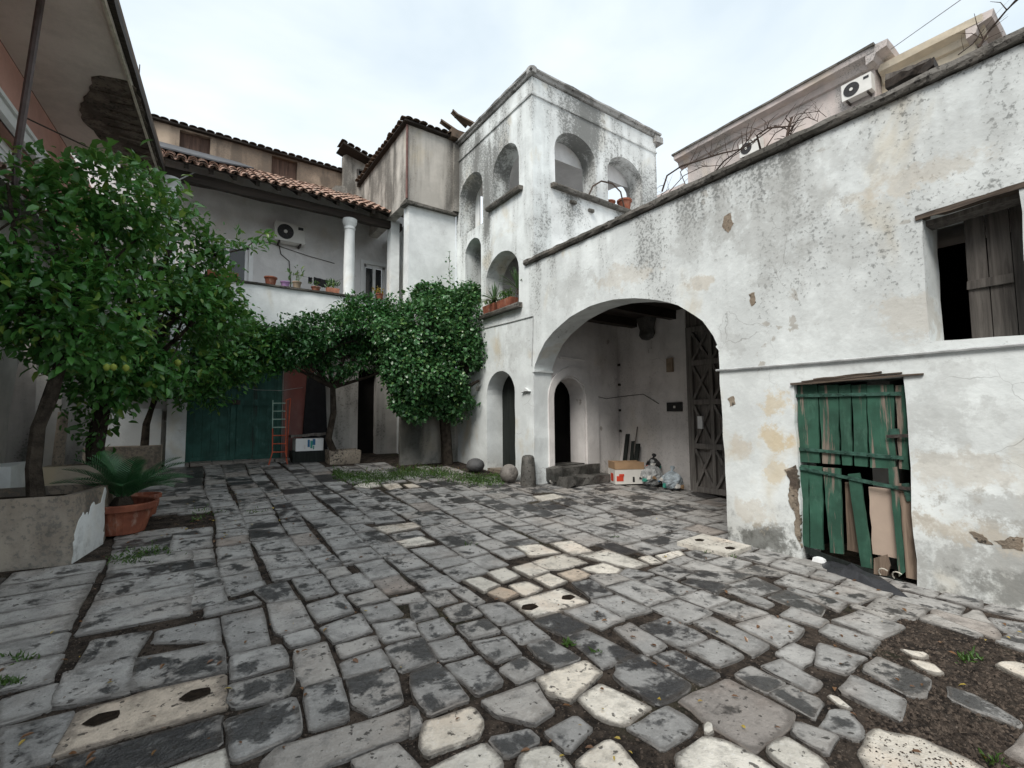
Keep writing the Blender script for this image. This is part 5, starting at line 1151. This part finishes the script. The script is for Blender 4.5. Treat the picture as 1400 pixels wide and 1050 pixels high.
# ---------------------------------------------------------------- cardboard carton, rubbish, boards
CB = thing('cardboard_box', 'white and brown cardboard box with red print full of rubbish', 'box', (7.5, 6.72, .26))
R_ = Matrix.Rotation(R(-28), 3, 'Z'); cc = Vector((7.46, 6.66, .26))
def cbx(lo, hi, nm, mat, par=CB): MB().box(tuple(cc+Vector(lo)), tuple(cc+Vector(hi)), .004, R_, tuple(cc)).build(nm, K[mat], par)
for lo, hi in (((-.3, -.2, 0), (.3, -.19, .29)), ((-.3, .19, 0), (.3, .2, .29)), ((-.3, -.189, 0), (-.29, .189, .29)), ((.29, -.189, 0), (.3, .189, .29))): cbx(lo, hi, 'side_panel', 'cardwhite')
for lo, hi in (((-.305, -.205, .291), (.305, -.193, .43)), ((-.305, .193, .291), (.305, .205, .43)), ((-.305, -.192, .291), (-.293, .192, .44)), ((.293, -.192, .291), (.305, .192, .42))): cbx(lo, hi, 'flap', 'card')
cbx((-.29, -.19, 0), (.29, .19, .36), 'contents', 'bagclear')
cbx((-.27, -.207, .06), (-.13, -.203, .16), 'red_print', 'red'); cbx((-.22, -.21, .16), (-.12, -.206, .2), 'red_print', 'red'); cbx((.06, -.207, .04), (.1, -.203, .14), 'black_print', 'ink'); cbx((.2, -.207, .09), (.25, -.203, .13), 'black_print', 'ink'); cbx((-.305, -.1, .05), (-.301, .05, .2), 'red_print', 'red')
def bag(label, c_, r, h, mat, seed):
    m = MB(); n, k = 12, 18; rr = np.random.default_rng(seed); ph = rr.uniform(0, 6, 6); v = []
    for i in range(n+1):
        a = -math.pi/2+math.pi*i/n
        for j in range(k):
            t = 2*math.pi*j/k; d = 1+.12*math.sin(3*t+ph[0]+2*a)+.09*math.sin(5*t+ph[1]-3*a)+.07*math.sin(9*t+ph[2]+5*a)+rr.uniform(-.05, .05); rad = r*max(.03, math.cos(a)**.7)*d*(1 if a < .6 else .8)
            v.append((c_[0]+rad*math.cos(t), c_[1]+rad*math.sin(t), c_[2]+h/2+h/2*math.sin(a)*(1+.06*math.sin(4*t+ph[3]))))
    m.add(v, [(i*k+j, i*k+(j+1) % k, (i+1)*k+(j+1) % k, (i+1)*k+j) for i in range(n) for j in range(k)])
    o = thing('rubbish_bag', label, 'rubbish bag', c_); m.build('bag', K[mat], o, False)
    m = MB(); m.tube([(c_[0], c_[1], c_[2]+h*.95), (c_[0]+.02, c_[1], c_[2]+h*1.08), (c_[0]+.06, c_[1]+.02, c_[2]+h*1.2)], [.03, .02, .05], 7); m.build('tied_neck', K[mat], o)
    for q in range(7):
        t = rr.uniform(0, 6.3); z = c_[2]+h*rr.uniform(.2, .6); mm = MB(); p = (c_[0]+r*.93*math.cos(t), c_[1]+r*.93*math.sin(t), z); mm.box((p[0]-.035, p[1]-.035, z-.03), (p[0]+.035, p[1]+.035, z+.03), .02); mm.build('rubbish', K[['red', 'cardwhite', 'blueprint', 'card', 'ink', 'acwhite', 'greenprint'][q]], o)
bag('clear rubbish bag full of mixed packaging in the passage corner', (7.78, 6.28, .2), .22, .42, 'bagclear', 3)
bag('pale bluish rubbish bag beside the street gate', (7.86, 5.86, .17), .19, .36, 'bagblue', 5)
bag('black rubbish bag wedged behind the clear bag', (7.92, 6.34, .45), .13, .3, 'bagblack', 8)
LBd = thing('leaning_boards', 'dark boards leaning in the passage corner behind the box', 'boards', (7.95, 7.0, .25))
for k, (y, dy, h) in enumerate(((7.1, .05, 1.0), (6.95, .1, .85), (6.82, .06, .8))): MB().bar((7.78, y-dy, .22), (8.04, y, .22+h), .1, .03, .004, 3, up=(1, 0, .3)).build('board', K['blackwood'], LBd)
MB().tube([(7.85, 6.9, .24), (8.08, 6.86, 1.38)], .014, 6).build('broom_stick', K['greywood'], LBd)

# ---------------------------------------------------------------- ladder, styrofoam crate, trough at the back
LD = thing('step_ladder', 'narrow orange red ladder standing before the green gate', 'ladder', (1.7, 11.5, .62))
a0, b0 = Vector(P3(367, 637, 11.45)), Vector(P3(393, 636, 11.45)); a1, b1 = Vector(P3(373, 547, 11.75)), Vector(P3(391, 547, 11.75)); ak = a0.lerp(a1, .2)+Vector((.06, 0, 0)); bk = b0.lerp(b1, .2)-Vector((.03, 0, 0))
am, bm = ak.lerp(a1, .45), bk.lerp(b1, .45)
MB().tube([a0, ak, am], .012, 6).build('rail', K['ladder_red'], LD); MB().tube([am, a1], .012, 6).build('rail', K['ladder_green'], LD); MB().tube([b0, bk, bm], .012, 6).build('rail', K['ladder_red'], LD); MB().tube([bm, b1], .012, 6).build('rail', K['ladder_red'], LD)
for k in range(7):
    f_ = k/6.4; MB().tube([ak.lerp(a1, f_), bk.lerp(b1, f_)], .012, 5).build('rung', K['ladder_red' if k < 3 else 'ladder_green'], LD)
cL, cT = Vector(P3(391, 633, 11.95)), Vector(P3(397, 545, 11.8)); MB().tube([cL, cT], .015, 6).build('rear_leg', K['ladder_red'], LD); MB().tube([b1, cT], .012, 5).build('hinge_bar', K['ladder_red'], LD)
tag(MB().tube([P3(320, 527, 11.85), P3(350, 533, 11.8), P3(385, 534, 11.85), P3(405, 531, 12.0), P3(414, 530, 12.33)], .006, 4).build('clothes_line', K['wire']), 'pale slack line strung across the green gate', 'line')
SCt = thing('styrofoam_crate', 'white styrofoam crate with blue green print on a dark stand', 'crate', (2.35, 11.8, .65))
p0, p1 = Vector(P3(404, 617, 11.6)), Vector(P3(442, 616, 11.6)); zt = P3(404, 600, 11.6)[2]; zb = p0.z
MB().box((p0.x, 11.6, zb), (p1.x, 11.95, zt), .004).build('crate', K['polystyrene'], SCt)
wx = p1.x-p0.x
for (u0, u1, v0, v1, mt) in ((.42, .5, .3, .9, 'blueprint'), (.52, .6, .2, .8, 'greenprint'), (.6, .7, .45, .95, 'blueprint'), (.62, .66, .1, .4, 'greenprint'), (.3, .34, .15, .5, 'acwhite')): MB().box((p0.x+wx*u0, 11.592, zb+(zt-zb)*v0), (p0.x+wx*u1, 11.597, zb+(zt-zb)*v1)).build('print', K[mt], SCt)
MB().box((p0.x-.05, 11.62, zg(11.7)-.02), (p1.x+.05, 12.1, zb-.002), .01).build('stand', K['blackwood'], SCt)
MB().bar((p0.x-.1, 11.8, zt+.06), (p1.x+.05, 11.8, zt+.09), .4, .05, .02, 5).build('loose_board', K['greywood'], SCt)
MB().prism([(2.35, .7), (2.95, .7), (2.85, 2.6), (2.45, 2.75)], FY(12.15), 0, .12).build('dark_cover', K['cloth'], SCt)
TQ = thing('stone_trough', 'rough pale stone trough under the orange tree', 'trough', (3.2, 11.3, .6))
q0, q1 = ground(449, 634), ground(495, 634); ht = .3
for lo, hi in (((q0.x, 11.1, q0.z-.03), (q1.x, 11.2, q0.z+ht-.02)), ((q0.x, 11.45, q0.z-.03), (q1.x, 11.55, q0.z+ht)), ((q0.x, 11.201, q0.z-.03), (q0.x+.1, 11.449, q0.z+ht)), ((q1.x-.1, 11.201, q0.z-.03), (q1.x, 11.449, q0.z+ht-.03))): MB().box(lo, hi, .02).build('side', K['troughstone'], TQ)
MB().box((q0.x+.1, 11.2, q0.z), (q1.x-.1, 11.45, q0.z+ht-.1), .005).build('soil', K['soil'], TQ)
# broken garden wall at the foot of the ivy
GW = thing('garden_wall', 'low crumbling whitewashed wall under the ivy bush', 'wall', (5, 10.4, .55))
MB().prism(rough_line([(4.15, .4), (5.62, .4), (5.62, 1.75), (5.3, 1.7), (5.0, 1.78), (4.6, 1.66), (4.15, 1.7), (4.15, .4)], .25, .03)[:-1], FY(10.47), 0, .1).build('wall', K['black_damp'], GW)

# ---------------------------------------------------------------- terrace things
VN = thing('bare_vine', 'tangle of bare vine stems trailing on the terrace parapet', 'vine', (6.0, 3.6, 4.8))
def vine(pts, r, tw=5, seed=0):
    rr = random.Random(seed); W3 = [hit(x, y, 0, XF+.25+.12*math.sin(i+seed)) for i, (x, y) in enumerate(pts)]; m = MB(); r *= .72; m.tube(W3, [r*(1-.6*i/len(W3)) for i in range(len(W3))], 5)
    for k in range(int(tw*1.5)):
        i = rr.randrange(len(W3)-1); p = W3[i].lerp(W3[i+1], rr.random()); d = Vector((rr.uniform(-.1, .1), rr.uniform(-.25, .25), rr.uniform(.02, .25))); m.tube([p, p+d*.5+Vector((0, rr.uniform(-.04, .04), .02)), p+d], [r*.4, r*.3, r*.15], 4)
    m.build('stem', K['twig'], VN)
vine([(905, 262), (912, 240), (930, 228), (960, 218), (985, 210), (1012, 204), (1022, 192), (1032, 178)], .02, 10, 1)
vine([(975, 238), (990, 220), (1010, 206), (1035, 190), (1060, 172), (1082, 178), (1080, 160)], .016, 9, 2)
vine([(1040, 205), (1035, 185), (1050, 175), (1085, 172), (1078, 192)], .02, 9, 3); vine([(938, 255), (930, 235), (945, 222), (975, 214)], .012, 6, 4)
vine([(1082, 170), (1090, 156), (1120, 152), (1130, 160)], .008, 6, 5); vine([(1075, 195), (1079, 172), (1083, 160)], .03, 2, 6)
vine([(1338, 65), (1350, 45), (1375, 15), (1400, -10)], .016, 6, 7); vine([(1310, 75), (1330, 60), (1345, 40)], .007, 3, 8); vine([(900, 285), (904, 266), (915, 258)], .009, 3, 9); vine([(985, 232), (1002, 214), (1030, 196), (1046, 176)], .009, 6, 11); vine([(1048, 200), (1060, 182), (1084, 168), (1104, 160), (1118, 166)], .010, 7, 12); vine([(915, 262), (935, 240), (960, 228), (984, 226)], .010, 7, 13)
LG = thing('timber_log', 'dark weathered timber lying along the terrace parapet', 'timber', (6, 2.1, 4.86))
MB().bar(hit(1213, 118, 0, XF+.15), hit(1280, 90, 0, XF+.15), .14, .08, .02, 6).build('beam', K['darkwood'], LG); MB().bar(hit(1213, 110, 0, XF+.3), hit(1275, 86, 0, XF+.3), .1, .06, .015, 6).build('beam', K['greywood'], LG)
tag(MB().tube([hit(1330, -12, 0, 14), hit(1217, 68, 0, 17)], .012, 4).build('overhead_wire', K['wire']), 'thin overhead wire rising from the pink house cornice', 'wire')

# ---------------------------------------------------------------- ground clutter
TP = thing('black_tarp', 'crumpled black tarp lying along the foot of the stable door', 'tarp', (5.45, 2.2, 0))
m = MB(); g = [ground(*Z7(*p)) for p in ((190, 905), (240, 880), (330, 930), (430, 985), (560, 1040), (600, 1075), (480, 1050), (380, 1010), (280, 975), (200, 940))]
cx = sum(p.x for p in g)/10; cy = sum(p.y for p in g)/10; n = len(g)
m.add([(p.x, p.y, .005) for p in g]+[(p.x*.6+cx*.4, p.y*.6+cy*.4, .06+jit(.03)) for p in g]+[(cx, cy, .05)], [(k, (k+1) % n, n+(k+1) % n, n+k) for k in range(n)]+[(n+k, n+(k+1) % n, 2*n) for k in range(n)]); m.build('sheet', K['tarp'], TP)
q = ground(*Z7(205, 915)); m = MB(); m.lathe((q.x, q.y, .0), [(.02, 0), (.07, .02), (.06, .06), (.01, .08)], 8, .3); tag(m.build('plastic_scrap', K['polystyrene']), 'small white plastic scrap by the stable door', 'litter')
def scatter_px(n, x0, x1, y0, y1):
    o = []
    for _ in range(n): o.append(ground(random.uniform(x0, x1), random.uniform(y0, y1)))
    return o
def blades(name, label, pts, h, dens_mat, cat='grass'):
    n = len(pts); cen = np.array([(p.x, p.y, zg(p.y)-.012) for p in pts]); D_ = unit(n)*.8+np.array([0, 0, .75])
    o = link(name, leaf_mesh(name, cen, D_, unit(n), h*rng.uniform(.5, 1.3, n), K[dens_mat], .22)); tag(o, label, cat, kind='stuff')
gp = []
while len(gp) < 7500:
    u = random.random(); px = 455+u*235; c0 = 648+5*math.sin(u*9)+u*4; py = c0+random.gauss(0, 4.2); gp.append(ground(px, py))
blades('moss_strip', 'strip of low green weeds along the edge of the paving by the ivy', gp, .06, 'grass')
tp = []
for (px, py, n, sp) in ((170, 765, 170, 12), (215, 752, 130, 14), (190, 758, 130, 14), (8, 935, 80, 10), (30, 900, 60, 12), (1210, 897, 0, 3), (1325, 900, 45, 9), (778, 880, 30, 4), (968, 755, 30, 3), (840, 735, 25, 3), (350, 700, 40, 6), (285, 700, 60, 12), (1000, 760, 25, 4), (640, 745, 20, 4), (1360, 1040, 15, 6), (560, 645, 60, 12), (815, 890, 12, 3), (270, 710, 30, 6)):
    for _ in range(n): tp.append(ground(px+random.gauss(0, sp), py+random.gauss(0, sp*.28)))
blades('weed_tufts', 'scattered green weed tufts growing in the paving joints', tp, .05, 'grass', 'weeds')
lp = []
for _ in range(260): lp.append(ground(random.uniform(500, 690), random.gauss(641, 4)))
for _ in range(150): lp.append(ground(random.uniform(100, 460), 640+abs(random.gauss(0, 60))))
for _ in range(170): lp.append(ground(random.uniform(0, 1400), random.uniform(690, 1045)))
for _ in range(90): q = ground(random.uniform(140, 330), random.gauss(715, 16)); lp.append(q)
lp = [p for p in lp if -.7 < p.x < 5.6 or p.y < 5]
n = len(lp); cen = np.array([(p.x, p.y, zg(p.y)+.014) for p in lp]); D_ = unit(n)*np.array([1, 1, .12])
tag(link('fallen_leaves', leaf_mesh('fallen_leaves', cen, D_, unit(n)*.25+np.array([0, 0, 1]), rng.uniform(.015, .055, n), K['deadleaf'], .5)), 'brown and yellow fallen leaves scattered over the paving', 'leaves', kind='stuff')
# crumbs of soil and grit in the joints and in the bare patch
cm = MB(); 
def crumb(p, s):
    v = [(p.x+s*dx+jit(s*.3), p.y+s*dy+jit(s*.3), zg(p.y)-.013+s*dz) for dx, dy, dz in ((1, 0, .1), (0, 1, .1), (-1, 0, .1), (0, -1, .1), (jit(.3), jit(.3), .9))]; cm.add(v, [(0, 1, 4), (1, 2, 4), (2, 3, 4), (3, 0, 4)])
for _ in range(4200): crumb(ground(random.uniform(1180, 1420), random.uniform(845, 1080)), random.uniform(.004, .016))
for _ in range(9000): crumb(ground(random.uniform(-10, 1410), 700+380*random.random()**.8), random.uniform(.003, .011))
tag(cm.build('grit', K['gritmat']), 'loose dark grit lying in the paving joints and bare patches', 'grit', kind='stuff')
